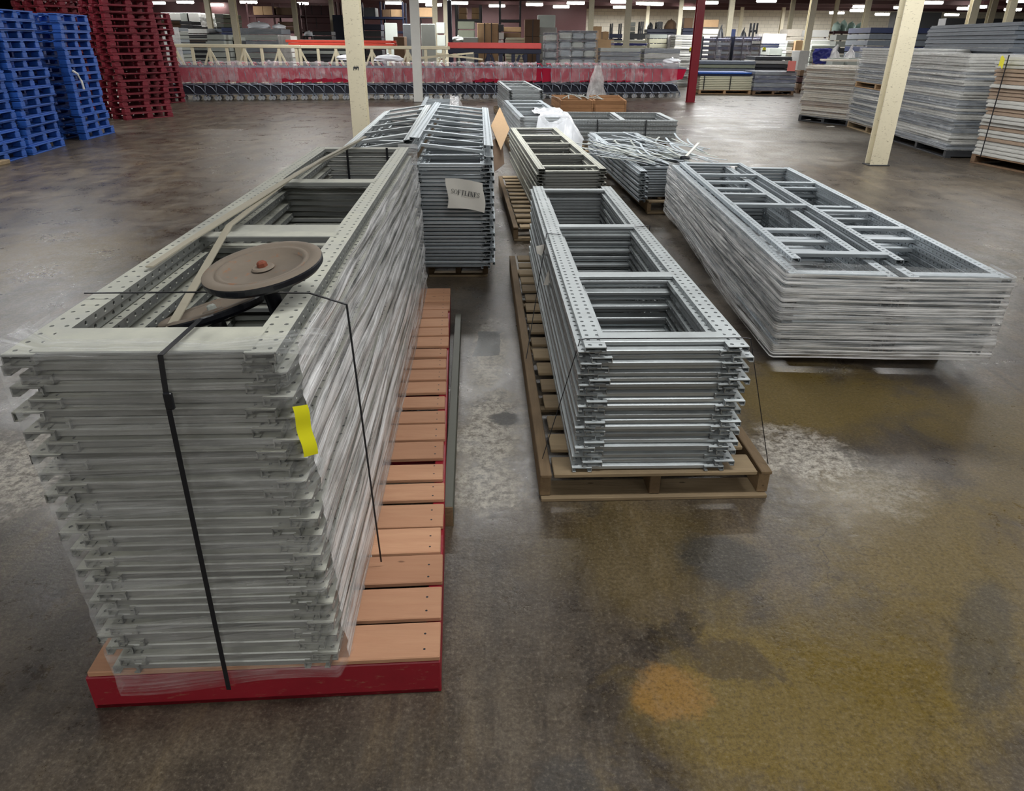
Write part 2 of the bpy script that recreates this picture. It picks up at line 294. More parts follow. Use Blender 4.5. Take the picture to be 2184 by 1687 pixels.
# ------------------------------------------------------------------ columns
def hcol(w=.2, d=.2, hgt=CEIL, tf=.02, base=True):
    b = MB(); h = hgt - .002
    b.box(-w / 2, w / 2, -d / 2, -d / 2 + tf, 0, h).box(-w / 2, w / 2, d / 2 - tf, d / 2, 0, h).box(-.035, .035, -d / 2 + tf, d / 2 - tf, 0, h)
    return b
def column(x, y, w, d, label, mat=CREAM, rot=0.0, h=CEIL):
    r = thing('support_column', label, 'column', (x, y, 0), (0, 0, rot))
    put('shaft', hcol(w, d, h).mesh('shaft', mat), r)
    put('base_plate', MB().bev(-w * .62, w * .62, -d * .62, d * .62, 0, .015, .004).mesh('base_plate', mat if mat == COLR else DGRY), r)
    return r
c0 = column(-2.38, 11.85, .24, .2, 'cream steel column with dark scuff marks beside the sloping frames')
sm = MB()
for i in range(7): sm.add([(x, -.1012, z) for x, z in ((-.03 + i * .012, 1.30 + .02 * (i % 3)), (-.018 + i * .012, 1.31 + .02 * (i % 2)), (-.016 + i * .012, 1.36 + .02 * (i % 2)), (-.028 + i * .012, 1.35))], ((0, 1, 2, 3),))
for k_, me_ in enumerate([0]): put('scuff_mark', sm.mesh('scuff_mark', DGRY), c0)
column(-3.0, 24.2, .26, .22, 'white column standing just before the trolley row', WHT)
column(5.74, 11.86, .27, .2, 'cream column before the wrapped shelf stacks, splayed dark base')
column(5.70, 25.15, .24, .24, 'dark red column at the end of the trolley row', COLR)
CP = [(450, 60, 10, 'far cream column behind pale cartons'), (507, 88, 12, 'cream column behind the truss beam, nearest the wrapped panels'), (635, 86, 9, 'pale column with scuffed edge beside the maroon rack'), (712, 76, 8, 'thin cream column next to the dark doorway'),
      (930, 95, 10, 'cream column with a junction box above the panels'), (952, 95, 8, 'grey column beside the blue post'), (1209, 66, 6, 'thin cream column against the maroon wall'), (1259, 72, 10, 'cream column standing behind the parcel stack'),
      (1336, 85, 12, 'broad cream column behind the beige bundles'), (1378, 76, 6, 'slender cream column before the white wall benches'), (1447, 74, 8, 'cream column left of the red column, far off'), (1553, 75, 10, 'cream column just past the red column'), (1576, 76, 6, 'thin pale column beside the dark chairs'),
      (1664, 70, 6, 'thinnest pale column along the white wall'), (1683, 62, 8, 'cream column beside the white bundle'), (1722, 85, 12, 'broad cream column rising over the brown carton'), (1776, 62, 7, 'grey column left of the seafoam bags'), (1836, 90, 10, 'pale grey column behind the wrapped seats'), (1918, 62, 7, 'cream column between the hanging lamps'),
      (2066, 62, 15, 'thick white column behind the slate shelf stack'), (2098, 88, 12, 'cream column rising above the right shelf stacks'), (2140, 78, 14, 'cream column nearest the picture edge')]
for u, v, wpx, lab in CP:
    Y = .24 * F_PX / wpx * 1.06
    p = at(u, v, Y); column(p.x, p.y, .24, .2, lab, CREAM, random.uniform(-.05, .05))
# ------------------------------------------------------------------ lights seen in the photograph
fx_body = MB().bev(-.62, .62, -.14, .14, .05, .12, .02).mesh('housing', WHT)
tm = MB().bev(-.6, .6, -.12, .12, -.1, .05, .04).mesh('lens', TUBE); rodm = MB().tube([(0, 0, .12), (0, 0, .42)], .012, 6).mesh('hanger', DGRY)
FX = [(335, 6), (395, 4), (460, 10), (530, 4), (640, 7), (717, 13), (840, 6), (905, 2), (925, 10), (1060, 12), (1140, 9), (1197, 14), (1228, 6), (1322, 3), (1376, 7), (1396, 8), (1325, 15), (1466, 17), (1512, 5), (1635, 1), (1785, 27), (1838, 14), (1830, 22), (1925, 16), (1990, 5), (2030, 31), (2060, 18), (2085, 14), (1882, 30), (2160, 20), (2170, 2), (560, 14), (760, 16), (980, 6)]
for i, (u, v) in enumerate(FX):
    d = ray(u, v); Y = min(d.y * ((4.15 - H) / d.z) if d.z > 0 else 70, 71); p = at(u, v, Y)
    r = thing('ceiling_light', 'lit fluorescent fitting, ' + nth(i + 1) + ' of the far hanging lamps', 'lamp', (p.x, p.y, p.z), (0, 0, 0), 'hanging fluorescent lamps')
    put('housing', fx_body, r); put('lens', tm, r); k = (CEIL - p.z - .12) / .3
    for x in (-.4, .4):
        h = put('hanger', rodm, r, (x, 0, .12 - .12 * k)); h.scale = (1, 1, k)
# ------------------------------------------------------------------ perforated frames
CACHE = {}
def post_mesh(L, w, t, mat, rows=2, side=True, pitch=.05, hr=.0095):
    k = ('post', round(L, 3), w, t, mat.name, rows, side, hr)
    if k in CACHE: return CACHE[k]
    b = MB(); n = int(L / pitch); pitch = L / n; cw = w / rows
    def cell(fn, cx, cy, hw, hl, r):
        out = [(hw, 0), (hw, hl), (0, hl), (-hw, hl), (-hw, 0), (-hw, -hl), (0, -hl), (hw, -hl)]
        vs = [fn(cx + x, cy + y, 0) for x, y in out] + [fn(cx + r * cos(i * pi / 4), cy + r * 1.1 * sin(i * pi / 4), 0) for i in range(8)] + [fn(cx + r * .92 * cos(i * pi / 4), cy + r * sin(i * pi / 4), -.004) for i in range(8)]
        fs = []
        for i in range(8):
            j = (i + 1) % 8; fs += [(i, j, 8 + j, 8 + i), (8 + i, 8 + j, 16 + j, 16 + i)]
        b.add(vs, fs)
    for r in range(rows):
        for i in range(n): cell(lambda x, y, d: (x, y, t + d), -w / 2 + cw * (r + .5), pitch * (i + .5), cw / 2, pitch / 2, hr)
    for sgn in (-1, 1):
        if side:
            for i in range(n): cell(lambda x, y, d, s=sgn: (s * (w / 2 + d), y * 1, t / 2 + x * s * 1), 0, pitch * (i + .5), t / 2, pitch / 2, t * .26)
        else: b.add([(sgn * w / 2, 0, 0), (sgn * w / 2, L, 0), (sgn * w / 2, L, t), (sgn * w / 2, 0, t)], ((0, 1, 2, 3),))
        x0, x1 = sgn * w / 2, sgn * (w / 2 - .016)
        b.add([(x0, 0, 0), (x1, 0, 0), (x1, L, 0), (x0, L, 0)], ((0, 1, 2, 3),))
        b.box(min(x0, x0 - sgn * .003), max(x0, x0 - sgn * .003), -.001, .004, 0, t); b.box(min(x0, x1), max(x0, x1), -.001, .004, 0, .003)
    b.box(-w / 2, w / 2, -.001, .004, t - .003, t)
    b.add([(-w / 2, 0, t - .005), (w / 2, 0, t - .005), (w / 2, L, t - .005), (-w / 2, L, t - .005)], ((0, 1, 2, 3),))
    CACHE[k] = b.mesh('post', mat); return CACHE[k]
def brace_mesh(L, w, t, mat):
    k = ('brace', round(L, 3), w, t, mat.name)
    if k in CACHE: return CACHE[k]
    b = MB(); c = .003; s = L / 2; h = w / 2; lo = t * .3
    prof = [(-h + .012, lo), (-h, lo), (-h, t - c), (-h + c, t), (h - c, t), (h, t - c), (h, lo), (h - .012, lo)]
    vs = [(-s, y, z) for y, z in prof] + [(s, y, z) for y, z in prof]; fs = [(i + 8, i + 9, i + 1, i) for i in range(7)]
    b.add(vs, fs); b.box(-s, -s + .003, -h, h, t * .35, t - c).box(s - .003, s, -h, h, t * .35, t - c)
    CACHE[k] = b.mesh('brace', mat); return CACHE[k]
def frame(o, ang, z, W, L, t, ys, label, group, mat=GALV, pw=.07, bw=.075, rows=2, side=True, tilt=0, dx=0, dy=0, hr=.0095):
    p = P2(o, ang, dx, dy, z); r = thing('rack_upright', label, 'rack frame', p, (0, tilt, ang), group)
    pm = post_mesh(L, pw, t, mat, rows, side, .05, hr)
    for x in (pw / 2, W - pw / 2): put('post', pm, r, (x, 0, 0))
    for y in ys:
        yy, ww = (y, bw) if not isinstance(y, tuple) else y
        put('brace', brace_mesh(W - 2 * pw + .03, ww, t + .0015, mat), r, (W / 2, yy, 0))
    return r
def stack(o, ang, z0, n, pitch, W, L, t, ysf, where, group, mat=GALV, zig=.02, lean=(0, 0), noun='galvanized frame', tilt=0, **kw):
    for i in range(n):                                        # i from the bottom
        k = n - 1 - i; ys = ysf(k)
        top = k < 3
        dx = (zig if i % 2 else -zig) * .5 + random.uniform(-.007, .007) + lean[0] * i / n; dy = (zig if (i // 2) % 2 else -zig) * .16 + random.uniform(-.005, .005) + lean[1] * i / n
        if k == 0: dx = lean[0]; dy = lean[1] - .008
        lab = f'{noun}, {layer_word(k, n)} {where}'
        frame(o, ang + random.uniform(-.0012, .0012), z0 + i * pitch, W, L, t, ys, lab, group, mat, tilt=tilt, dx=dx, dy=dy, **kw)
# A : tall wrapped stack nearest the camera
OA, AA = (-1.068, 1.43), .047
def ysA(k):
    if k == 0: return [(.085, .15), 1.08, (2.16, .10), (3.36, .09)]
    if k == 1: return [.05, (1.28, .12), 2.27, 3.36]
    return [.045, (1.16 + .03 * (k % 3)) if k % 2 else 1.2 - .04 * (k % 4), 2.25, 3.36]
NA = 34
stack(OA, AA, .143, NA, .0279, .585, 3.42, .0235, ysA, 'of wrapped stack on red pallet', 'frames in the wrapped stack on the red pallet', GALVD, zig=.035, lean=(-.035, 0), noun='dusty grey frame', hr=.0055)
# C : unwrapped stack on the weathered pallet
OC, AC = (.272, 2.49), .036
NC = 24
stack(OC, AC, .136, NC, .0228, .62, 3.34, .0205, lambda k: [(.105, .1), .94, 1.98, 3.2] if k == 0 else [.062 - .012 * (k % 2), .9 + .03 * (k % 3), 1.95 + .03 * (k % 2), 3.25], 'of bare stack on weathered pallet', 'frames in the bare stack on the weathered pallet', GALV, zig=.04, noun='bright perforated frame', pw=.08, hr=.0078)
# C2
O2, A2 = (.235, 7.22), .078
stack(O2, A2, .136, 17, .0275, .67, 3.75, .024, lambda k: [(.2, .09), 1.02, 1.98, 2.8, 3.68] if k == 0 else [.05, 1.0 + .04 * (k % 2), 1.95 + .04 * (k % 2), 2.8, 3.68], 'of middle stack behind the bare stack', 'frames in the middle row second stack', GALVD, zig=.02, noun='dusty perforated frame', hr=.007)
# C3
O3, A3 = (.09, 12.0), .083
stack(O3, A3, .14, 18, .0285, .75, 3.7, .025, lambda k: [.05, .95, 1.9, 2.8, 3.6], 'under the white plastic sheet, centre row', 'frames under the white plastic sheet', GALVB, zig=.02)
# C4
O4, A4 = (-.12, 17.0), .083
stack(O4, A4, .14, 22, .0285, .75, 4.2, .025, lambda k: [.05, 1.4, 2.8, 4.1], 'of farthest centre stack by the trolleys', 'frames in the farthest centre stack', GALV, zig=.02)
# B : tall stack with the paper sign
OB, AB = (-.77, 5.49), .045
stack(OB, AB, .1, 28, .0283, .61, 3.5, .025, lambda k: [(.05, .06)] + [.45 + .5 * j + (.25 if k % 2 else 0) for j in range(6)] if k < 2 else [.05, 1.2, 2.3, 3.4], 'of tall stack holding the paper sign', 'frames in the stack with the paper sign', GALVB, zig=.03, bw=.06, lean=(.0, -.01))
for q, (dz, tl, dy) in enumerate(((.012, .105, 0), (.075, .10, .1))):
    r = frame(OB, AB, .1 + 28 * .0283 + .075 + dz, .62, 3.45, .026, [.3 + .45 * j + .2 * q for j in range(7)], ('upper' if q else 'lower') + ' of two ladder frames sloping right atop the tall stack', 'sloping ladder frames', GALVB, bw=.06, tilt=tl, dy=dy, rows=2)
put_prop = MB().bev(0, .05, 0, 3.3, 0, .072, .004)
tag(put('timber_batten', put_prop.mesh('timber_batten', WOLDY), None, P2(OB, AB, .0, .05, .1 + 28 * .0283 + .003), (0, 0, AB)), 'long batten propping the sloping ladder frames', 'batten')
# B2 : sloping to the other side, left of B
OL, AL = (-1.36, 5.95), .062
stack(OL, AL, .1, 22, .0345, .56, 3.5, .03, lambda k: [.05, 1.2, 2.3, 3.4], 'of grey stack behind the wrapped stack', 'frames behind the wrapped stack', GALV, zig=.02)
for q in range(2):
    frame(OL, AL, .1 + 22 * .0345 + .004 + q * .034, .58, 3.5, .028, [.25 + .62 * j + .2 * q for j in range(6)], ('upper' if q else 'lower') + ' of two ladder frames sloping left toward the cream column', 'sloping ladder frames', GALV, bw=.06, tilt=-.14, dx=-.02, dy=.02 * q)
tag(put('timber_batten', put_prop.mesh('timber_batten', WOLDY), None, P2(OL, AL, .49, .05, .1 + 22 * .0345 + .003), (0, 0, AL), (1, 1, .95)), 'long batten propping the frames that slope left', 'batten')
# B3
O5, A5 = (-1.52, 12.0), .075
stack(O5, A5, .1, 18, .034, .66, 3.6, .03, lambda k: [.05] + [.6 * j + .5 + .1 * (k % 2) for j in range(5)] if k < 3 else [.05, 1.8, 3.5], 'of farthest left stack near white column', 'frames in the farthest left stack', GALVB, zig=.02)
# R : wide wrapped stack, two columns of frames side by side
OR, AR = (1.535, 3.86), -.03
NR = 15
stack(OR, AR, .1, NR, .031, .585, 3.98, .027, lambda k: [.06, .9, 2.4, 2.8, 3.92] if k % 2 else [.06, 1.1, 2.4, 3.0, 3.92], 'in the near side of the wide wrapped stack', 'frames in the wide wrapped stack, near side', GALVB, zig=.0, lean=(.0, 0), pw=.06, rows=1)
P0 = P2(OR, AR, .60, 0)
stack((P0.x, P0.y), AR, .1, NR, .031, .56, 3.9, .027, lambda k: [.06, 1.0, 2.05, 2.9, 3.84] if k % 2 else [.06, 1.2, 1.75, 3.0, 3.84], 'in the outer side of the wide wrapped stack', 'frames in the wide wrapped stack, outer side', GALVB, zig=.0, lean=(.04, 0), pw=.06, rows=1)
frame(OR, AR, .1 + NR * .031 + .002, .64, 3.72, .027, [.14, 1.57, 2.97, 3.66], 'loose narrower frame lying on top of the wide wrapped stack', 'frames in the wide wrapped stack, near side', GALVB, pw=.05, rows=1, dx=.07, dy=.22)
# D2
O6, A6 = (1.38, 8.0), .056
stack(O6, A6, .14, 12, .0275, .74, 3.7, .0245, lambda k: [.3, 1.0, 1.95, 2.8, 3.66], 'under the pile of loose metal straps', 'frames under the loose straps', GALVB, zig=.03, pw=.075, lean=(-.02, 0))
# D3 turned sideways
O7, A7 = (2.86, 13.45), pi / 2 + .01
stack(O7, A7, .14, 11, .032, 1.62, 1.95, .028, lambda k: [.05, .95, 1.88], 'of the sideways bundle beyond the straps', 'frames in the sideways bundle', GALV, zig=.03, pw=.075, bw=.09)
# ------------------------------------------------------------------ pallets under the stacks
BOARDS = {}
def board(w, d, h, mat, b=.003):
    k = (round(w, 3), round(d, 3), round(h, 3), mat.name)
    if k not in BOARDS: BOARDS[k] = MB().bev(0, w, 0, d, 0, h, b).mesh('board', mat)
    return BOARDS[k]
def long_pallet(o, ang, W, L, Hh, n, bd, label, top, string, stringers=3, lead=None, jitter=.01, low=True, inset=.005):
    r = thing('long_pallet', label, 'pallet', (o[0], o[1], 0), (0, 0, ang)); th = .018
    gap = (L - n * bd) / (n - 1)
    for i in range(n):
        wdd = bd * random.choice((1, .9, 1, .82, 1)) if 1 < i < n - 1 else bd
        put('deck_board', board(W - 2 * inset, wdd, th, top), r, (inset + random.uniform(-jitter, jitter) * .5, i * (bd + gap), Hh - th), (0, 0, random.uniform(-.008, .008) if i > 1 else 0))
    for j in range(stringers):
        x = j * (W - .045) / (stringers - 1); put('stringer', board(.045, L - .04, Hh - 2 * th - .002, string), r, (x, .02, th + .001))
    if inset > .02:
        for x in (0, W - inset + .012): put('side_rail', board(inset - .014, L, th - .002, string), r, (x, 0, Hh - th))
    if low:
        for i in range(0, n, 4): put('bottom_board', board(W - .01, bd, th, top if lead is None else string), r, (.005, min(i * (bd + gap), L - bd), 0))
    if lead: put('lead_board', board(W, .02, Hh - th - .003, lead), r, (0, 0, 0))
    return r
PA = long_pallet((-1.17, 1.425), .072, .975, 3.4, .14, 22, .138, 'long pine-decked pallet with red painted edges under the wrapped stack', WNEW, REDP, 4, REDP, .012)
nm = MB()                                                     # nail heads of the deck, two per end
for i in range(22):
    y = i * (.138 + (3.4 - 22 * .138) / 21) + .03
    for x in (.93, .62, .3):
        for q in (0, .06): nm.add([(x + .004 * cos(a * pi / 3), y + q + .004 * sin(a * pi / 3), .1403) for a in range(6)], ((0, 1, 2, 3, 4, 5),))
o = put('nail_head', nm.mesh('nail_head', INK), PA); o['kind'] = 'stuff'
em = MB()
PC = long_pallet((.118, 2.46), .045, .955, 3.32, .134, 17, .138, 'long weathered grey-brown pallet under the bare frame stack', WOLD, WOLDY, 3, None, .018, True, .06)
long_pallet((-.0, 6.78), .07, .95, 2.9, .134, 13, .12, 'weathered pallet under the dusty middle stack, gap-toothed deck', WOLD, WOLDY, 3, None, .02, True, .06)
long_pallet((.02, 11.7), .08, 1.25, 3.6, .138, 12, .12, 'old pallet below the plastic-draped stack', WOLD, WOLDY)
long_pallet((-.25, 17.0), .08, 1.0, 4.1, .138, 12, .12, 'pallet under the farthest centre stack', WOLD, WOLDY)
long_pallet((-.68, 5.6), .045, .48, 3.2, .096, 10, .12, 'narrow wooden skid under the tall stack with paper sign', WOLD, WOLDY)
long_pallet((-1.32, 6.0), .062, .5, 3.3, .096, 10, .12, 'skid hidden behind the wrapped stack under grey frames', WOLD, WOLDY)
long_pallet((-1.48, 12.05), .075, .6, 3.4, .096, 10, .12, 'skid under the farthest left stack', WOLD, WOLDY)
long_pallet((1.68, 4.02), -.03, .9, 3.4, .096, 11, .12, 'low dark pallet under the wide wrapped stack', WOLD, WOLDY)
long_pallet((1.48, 8.05), .056, .6, 3.4, .138, 10, .12, 'pallet under the strap-covered frames', WOLD, WOLDY)
long_pallet((1.0, 13.6), .01, 1.75, 1.35, .138, 6, .12, 'pallet under the sideways bundle', WOLD, WOLDY)
# grey plank beside pallet A
r = thing('timber_plank', 'grey painted plank with raw wood end lying along the red pallet', 'plank', (-.262, 2.29, 0), (0, 0, .053))
put('body', MB().bev(0, .038, .004, 2.2, 0, .09, .002).mesh('body', GPLANK), r); put('end_grain', MB().bev(0, .038, 0, .004, 0, .09, .001).mesh('end_grain', WOLDY), r)
# ------------------------------------------------------------------ stretch film
def wrap_sheet(name, pts, z0f, z1f, mat, label, nu=160, nv=60, amp=.006, seed=0, lean=0, cat='film'):
    # pts: plan path; film follows it with pleats
    ln = [0]
    for a, b_ in zip(pts, pts[1:]): ln.append(ln[-1] + (Vector(b_) - Vector(a)).length)
    T = ln[-1]
    def pos(s):
        for i in range(len(pts) - 1):
            if s <= ln[i + 1] + 1e-6:
                f = (s - ln[i]) / (ln[i + 1] - ln[i]); a, b_ = Vector(pts[i]), Vector(pts[i + 1]); d = (b_ - a).normalized(); return a.lerp(b_, f), Vector((d.y, -d.x))
        return Vector(pts[-1]), Vector((1, 0))
    def fn(u, v):
        p, nrm = pos(u * T); z = z0f(u) * (1 - v) + z1f(u) * v; q = noise.noise(Vector((u * T * 1.1 + seed, z * 17 + u * T * .8, seed))) * amp * 1.6 + noise.noise(Vector((u * T * 2.2, z * 42 - u * T, seed + 5))) * amp * .6
        p = p + nrm * (q + amp * 1.2); return (p.x + lean * v, p.y, z)
    b = MB().grid(fn, nu, nv); me = b.mesh(name, mat, smooth=True); l = me.uv_layers[0].data
    for x in l: x.uv = (x.uv[0] * T, x.uv[1])
    return tag(put(name, me), label, cat)
g = .022
def loc(o, a, x, y): p = P2(o, a, x, y); return (p.x, p.y)
nA = lambda *q: loc(OA, AA, *q)
wrap_sheet('stretch_wrap', [nA(-.005, .22), nA(.005, -.034), nA(.3, -.045), nA(.60, -.04), nA(.622, .06)], lambda u: .12 - .03 * sin(u * 6), lambda u: 1.1, FILM, 'clear stretch film over the front end of the near tall stack', 220, 90, .004, 3, -.035)
wrap_sheet('stretch_wrap', [nA(.608, .03), nA(.615, 1.2), nA(.625, 2.4), nA(.62, 3.44), nA(.5, 3.46)], lambda u: .13, lambda u: 1.098 + .004 * sin(u * 40), FILMS, 'shiny pleated film along the long side of the near tall stack', 200, 140, .007, 11, -.03)
def patch(name, fn, nu, nv, mat, label, cat='film', su=1, sv=1, solid=0):
    me = MB().grid(fn, nu, nv).mesh(name, mat, smooth=True)
    for x in me.uv_layers[0].data: x.uv = (x.uv[0] * su, x.uv[1] * sv)
    return tag(put(name, me), label, cat)
ZA = .143 + (NA - 1) * .0279 + .025
def flapA(u, v):
    x = -.07 + u * .72; dpt = .10 + .05 * noise.noise(Vector((u * 4, 0, 2))) + .05 * max(0, 1 - abs(u - .96) * 8) + .12 * max(0, 1 - u * 6)
    p = P2(OA, AA, x, -.045 + v * dpt); return (p.x, p.y, ZA + .006 + .005 * noise.noise(Vector((u * 14, v * 5, 3))) + .004)
patch('wrap_edge', flapA, 90, 14, FILM, 'wrinkled film edge folded over the top front of near stack', su=.7, sv=.3)
# R wrap
ZR = .1 + NR * .031
nR = lambda *q: loc(OR, AR, *q)
wrap_sheet('stretch_wrap', [nR(.1, 4.02), nR(-.03, 3.99), nR(-.03, 1.9), nR(-.03, -.02), nR(.6, -.05), nR(1.2, -.03), nR(1.21, .25)], lambda u: .07 + .02 * sin(u * 9), lambda u: ZR + .01, FILMS, 'silvery film around the wide wrapped stack of frames', 300, 70, .008, 21)
def topR(u, v):
    # collar on the top, broad at the front corners
    s = u * 2
    if s < 1: p = P2(OR, AR, -.03 + (.06 + .09 * (s ** 3)) * v, 3.9 * (1 - s) - .02); 
    else: p = P2(OR, AR, (s - 1) * 1.24 - .03, -.05 + (.30 - .16 * (s - 1) + .14 * max(0, (s - 1.75) * 4) ** 2) * v + .0)
    return (p.x, p.y, ZR + .008 + .03 * (v * (1 - v)) + .004 * noise.noise(Vector((u * 30, v * 6, 1))))
patch('wrap_edge', topR, 160, 12, FILM, 'cloudy film collar over the top edges of wide stack', su=3, sv=.4)
# plastic on B3, C3 with thick crumpled sheet
def b3(u, v):
    x = .50 + .34 * u; y = .1 + 3.2 * v; z = .1 + 18 * .034 + .03 - max(0, (u - .45)) * .75 + .04 * noise.noise(Vector((u * 8, y * 3, 4)))
    p = P2(O5, A5, x, y); return (p.x, p.y, max(.08, z))
patch('plastic_sheet', b3, 24, 60, FILMD, 'clear plastic sagging off the farthest left stack', su=1, sv=3)
def c3(u, v):
    x = .28 + u * .72; y = -.28 + v * 1.5; top = .14 + 18 * .0285 + .03
    n1 = noise.noise(Vector((x * 6, y * 6, 8))) * .05 + noise.noise(Vector((x * 15, y * 15, 3))) * .018
    z = top + n1 - max(0, x - .74) * 1.5 - max(0, -y) * 1.4 * (1 if x > .2 else .5); y2 = y - .1 * sin(x * 9) * (1 - v)
    p = P2(O3, A3, x + .05 * sin(y * 8), y2); return (p.x, p.y, max(.17, z))
patch('plastic_sheet', c3, 60, 70, WSHEET, 'crumpled white plastic sheet draped over centre stack corner')
wrap_sheet('stretch_wrap', [loc(O3, A3, -.03, 3.6), loc(O3, A3, -.03, -.03), loc(O3, A3, .78, -.04), loc(O3, A3, .79, 1)], lambda u: .15, lambda u: .14 + 18 * .0285 + .02, FILM, 'clear film round the centre stack under the white sheet', 120, 40, .01, 31)
wrap_sheet('stretch_wrap', [loc(O4, A4, -.03, 3.6), loc(O4, A4, -.03, .4)], lambda u: .12, lambda u: .5, FILM, 'film hanging along the farthest centre stack', 60, 20, .01, 37)
# ------------------------------------------------------------------ straps and cords
def strapline(name, pts, w, h, mat, label, cat='strap'):
    b = MB()
    for a, c_ in zip(pts, pts[1:]): b.bar(a, c_, w, h)
    return tag(put(name, b.mesh(name, mat)), label, cat)
def flatstrap(name, pts, wdir, w, mat, label, cat='strap', th=.0015):
    b = MB(); wd = Vector(wdir).normalized() * (w / 2)
    for a, c_ in zip(pts, pts[1:]):
        a, c_ = Vector(a), Vector(c_); n = (c_ - a).cross(wd).normalized() * th
        b.add([a - wd, a + wd, c_ + wd, c_ - wd, a - wd + n, a + wd + n, c_ + wd + n, c_ - wd + n], ((0, 1, 2, 3), (7, 6, 5, 4), (0, 4, 5, 1), (1, 5, 6, 2), (2, 6, 7, 3), (3, 7, 4, 0)))
    return tag(put(name, b.mesh(name, mat)), label, cat)
fa = P2(OA, AA, .318, -.062); zt = ZA + .012
s = flatstrap('pallet_strap', [P2(OA, AA, .338, .155, zt + .006), P2(OA, AA, .325, -.055, zt + .002), P2(OA, AA, .323, -.066, zt - .10), P2(OA, AA, .31, -.062, .13)], (1, 0, 0), .012, BLK, 'black strap down the front end of the near stack')
put('buckle', MB().bev(fa.x - .001, fa.x + .018, fa.y - .008, fa.y + .002, zt - .12, zt - .08, .002).mesh('buckle', BLK), s)
strapline('tie_cord', [atz(180, 625, zt + .004), atz(430, 623, zt + .004), atz(660, 625, zt + .006), P2(OA, AA, .655, .30, zt - .01), P2(OA, AA, .662, .42, .16)], .005, .003, BLK, 'thin dark cord across the near stack and down its side', 'cord')
zc = .136 + NC * .0228 + .002
cl, cr = P2(OC, AC, -.012, .06, zc), P2(OC, AC, .645, .06, zc)
strapline('tie_cord', [P2((.118, 2.46), .045, .015, 0.10, .15), cl, cl + Vector((.02, 0, .004)), cr - Vector((.02, 0, -.004)), cr, P2((.118, 2.46), .045, .95, .05, .14)], .005, .003, BLK, 'black cord tying the front end of the bare stack', 'cord')
strapline('tie_cord', [P2((.118, 2.46), .045, .01, 1.15, .15), P2(OC, AC, -.012, 1.75, zc), P2(OC, AC, .07, 1.72, zc + .003)], .004, .003, BLK, 'thin cord from pallet edge up to bare stack post', 'cord')
strapline('tie_cord', [P2(OC, AC, .54, 1.9, zc + .004), P2(OC, AC, .645, 1.95, zc + .002), P2(OC, AC, .65, 1.96, .3)], .004, .003, BLK, 'short cord crossing the far post of the bare stack', 'cord')
for q, x in enumerate((.17, .42)):
    flatstrap('pallet_strap', [P2(OA, AA, x, 3.30, ZA + .008), P2(OA, AA, x, 3.298, ZA - .3)], (1, 0, 0), .014, BLK, ('right' if q else 'left') + ' black strap inside the far end of the near stack')
for q, x in enumerate((.5, 1.35)):
    flatstrap('pallet_strap', [P2(O7, A7, 0, 0, 0) + Vector((-1.9 + x, -.03, .14 + 11 * .032 + .004)), P2(O7, A7, 0, 0, 0) + Vector((-1.9 + x, -.045, .2))], (1, 0, 0), .02, BLK, ('right' if q else 'left') + ' black strap on the sideways bundle')
# loose dusty strips lying diagonally over the near stack
def loose(name, pts, w, h, label):
    b = MB()
    for k in range(len(pts) - 1): b.bar(pts[k], pts[k + 1], w, h)
    tag(put(name, b.mesh(name, DUSTY)), label, 'metal strip')
z1 = ZA + .012
loose('metal_strip', [P2(OA, AA, .17, .33, z1 - .1), P2(OA, AA, .10, 1.15, z1 + .0), P2(OA, AA, .13, 2.1, z1 + .03), P2(OA, AA, .19, 2.9, z1 + .015), P2(OA, AA, .22, 3.75, z1 + .01)], .024, .004, 'long dusty flat strip lying across the near stack opening')
loose('metal_strip', [P2(OA, AA, .03, .62, z1 + .0), P2(OA, AA, .06, 1.3, z1 + .012), P2(OA, AA, .155, 2.2, z1 + .04), P2(OA, AA, .21, 3.0, z1 + .03), P2(OA, AA, .23, 3.7, z1 + .018)], .022, .004, 'dusty strip resting on the post side of near stack')
loose('metal_strip', [P2(OA, AA, .045, .9, z1 + .004), P2(OA, AA, .18, 2.45, z1 + .045), P2(OA, AA, .25, 3.6, z1 + .03)], .02, .004, 'thinnest dusty strip between the other two strips')
# ------------------------------------------------------------------ cast-iron pedestal bases lying in the near stack
def pedestal(c, n, R, stem, label, bolt, spin=0):
    n = Vector(n).normalized(); q = n.to_track_quat('Z', 'Y'); r = thing('pedestal_base', label, 'pedestal base', c); r.rotation_euler = q.to_euler()
    pr = [(.001, .0), (R * .68, .0), (R * .70, .012), (R * .77, .014), (R * .79, .009), (R * .82, .016), (R * .965, .016), (R, .012)]
    put('disc', MB().lathe(pr, 56).mesh('disc', IRON, smooth=True), r)
    put('rim', MB().lathe([(R, .012), (R + .001, .008), (R, -.004), (R * .95, -.012), (R * .2, -.03), (.03, -.034), (.001, -.034)], 56).mesh('rim', BTUBE), r)
    put('washer', MB().lathe([(.001, .008), (.026, .008), (.03, .004)], 24).mesh('washer', IRON), r)
    put('bolt', MB().lathe([(.001, .022), (.009, .022), (.013, .018), (.014, .006)], 6).mesh('bolt', bolt), r)
    put('stem', MB().lathe([(.021, -.03), (.021, -stem)], 20).mesh('stem', BTUBE, smooth=True), r)
    return r
pd = atz(562, 574, ZA + .075)
pedestal(pd, (-.05, -.16, 1), .155, .42, 'upturned rusty iron disc base with central bolt on near stack', IRONR).rotation_euler = Vector((-.13, -.13, 1)).to_track_quat('Z', 'Y').to_euler()
p2 = atz(455, 665, ZA - .085)
r = pedestal(p2, (-.3, -.25, 1), .15, .18, 'second iron disc base sunk inside the near stack opening', LGRY); r.rotation_euler = Vector((-.28, .10, 1)).to_track_quat('Z', 'Y').to_euler()
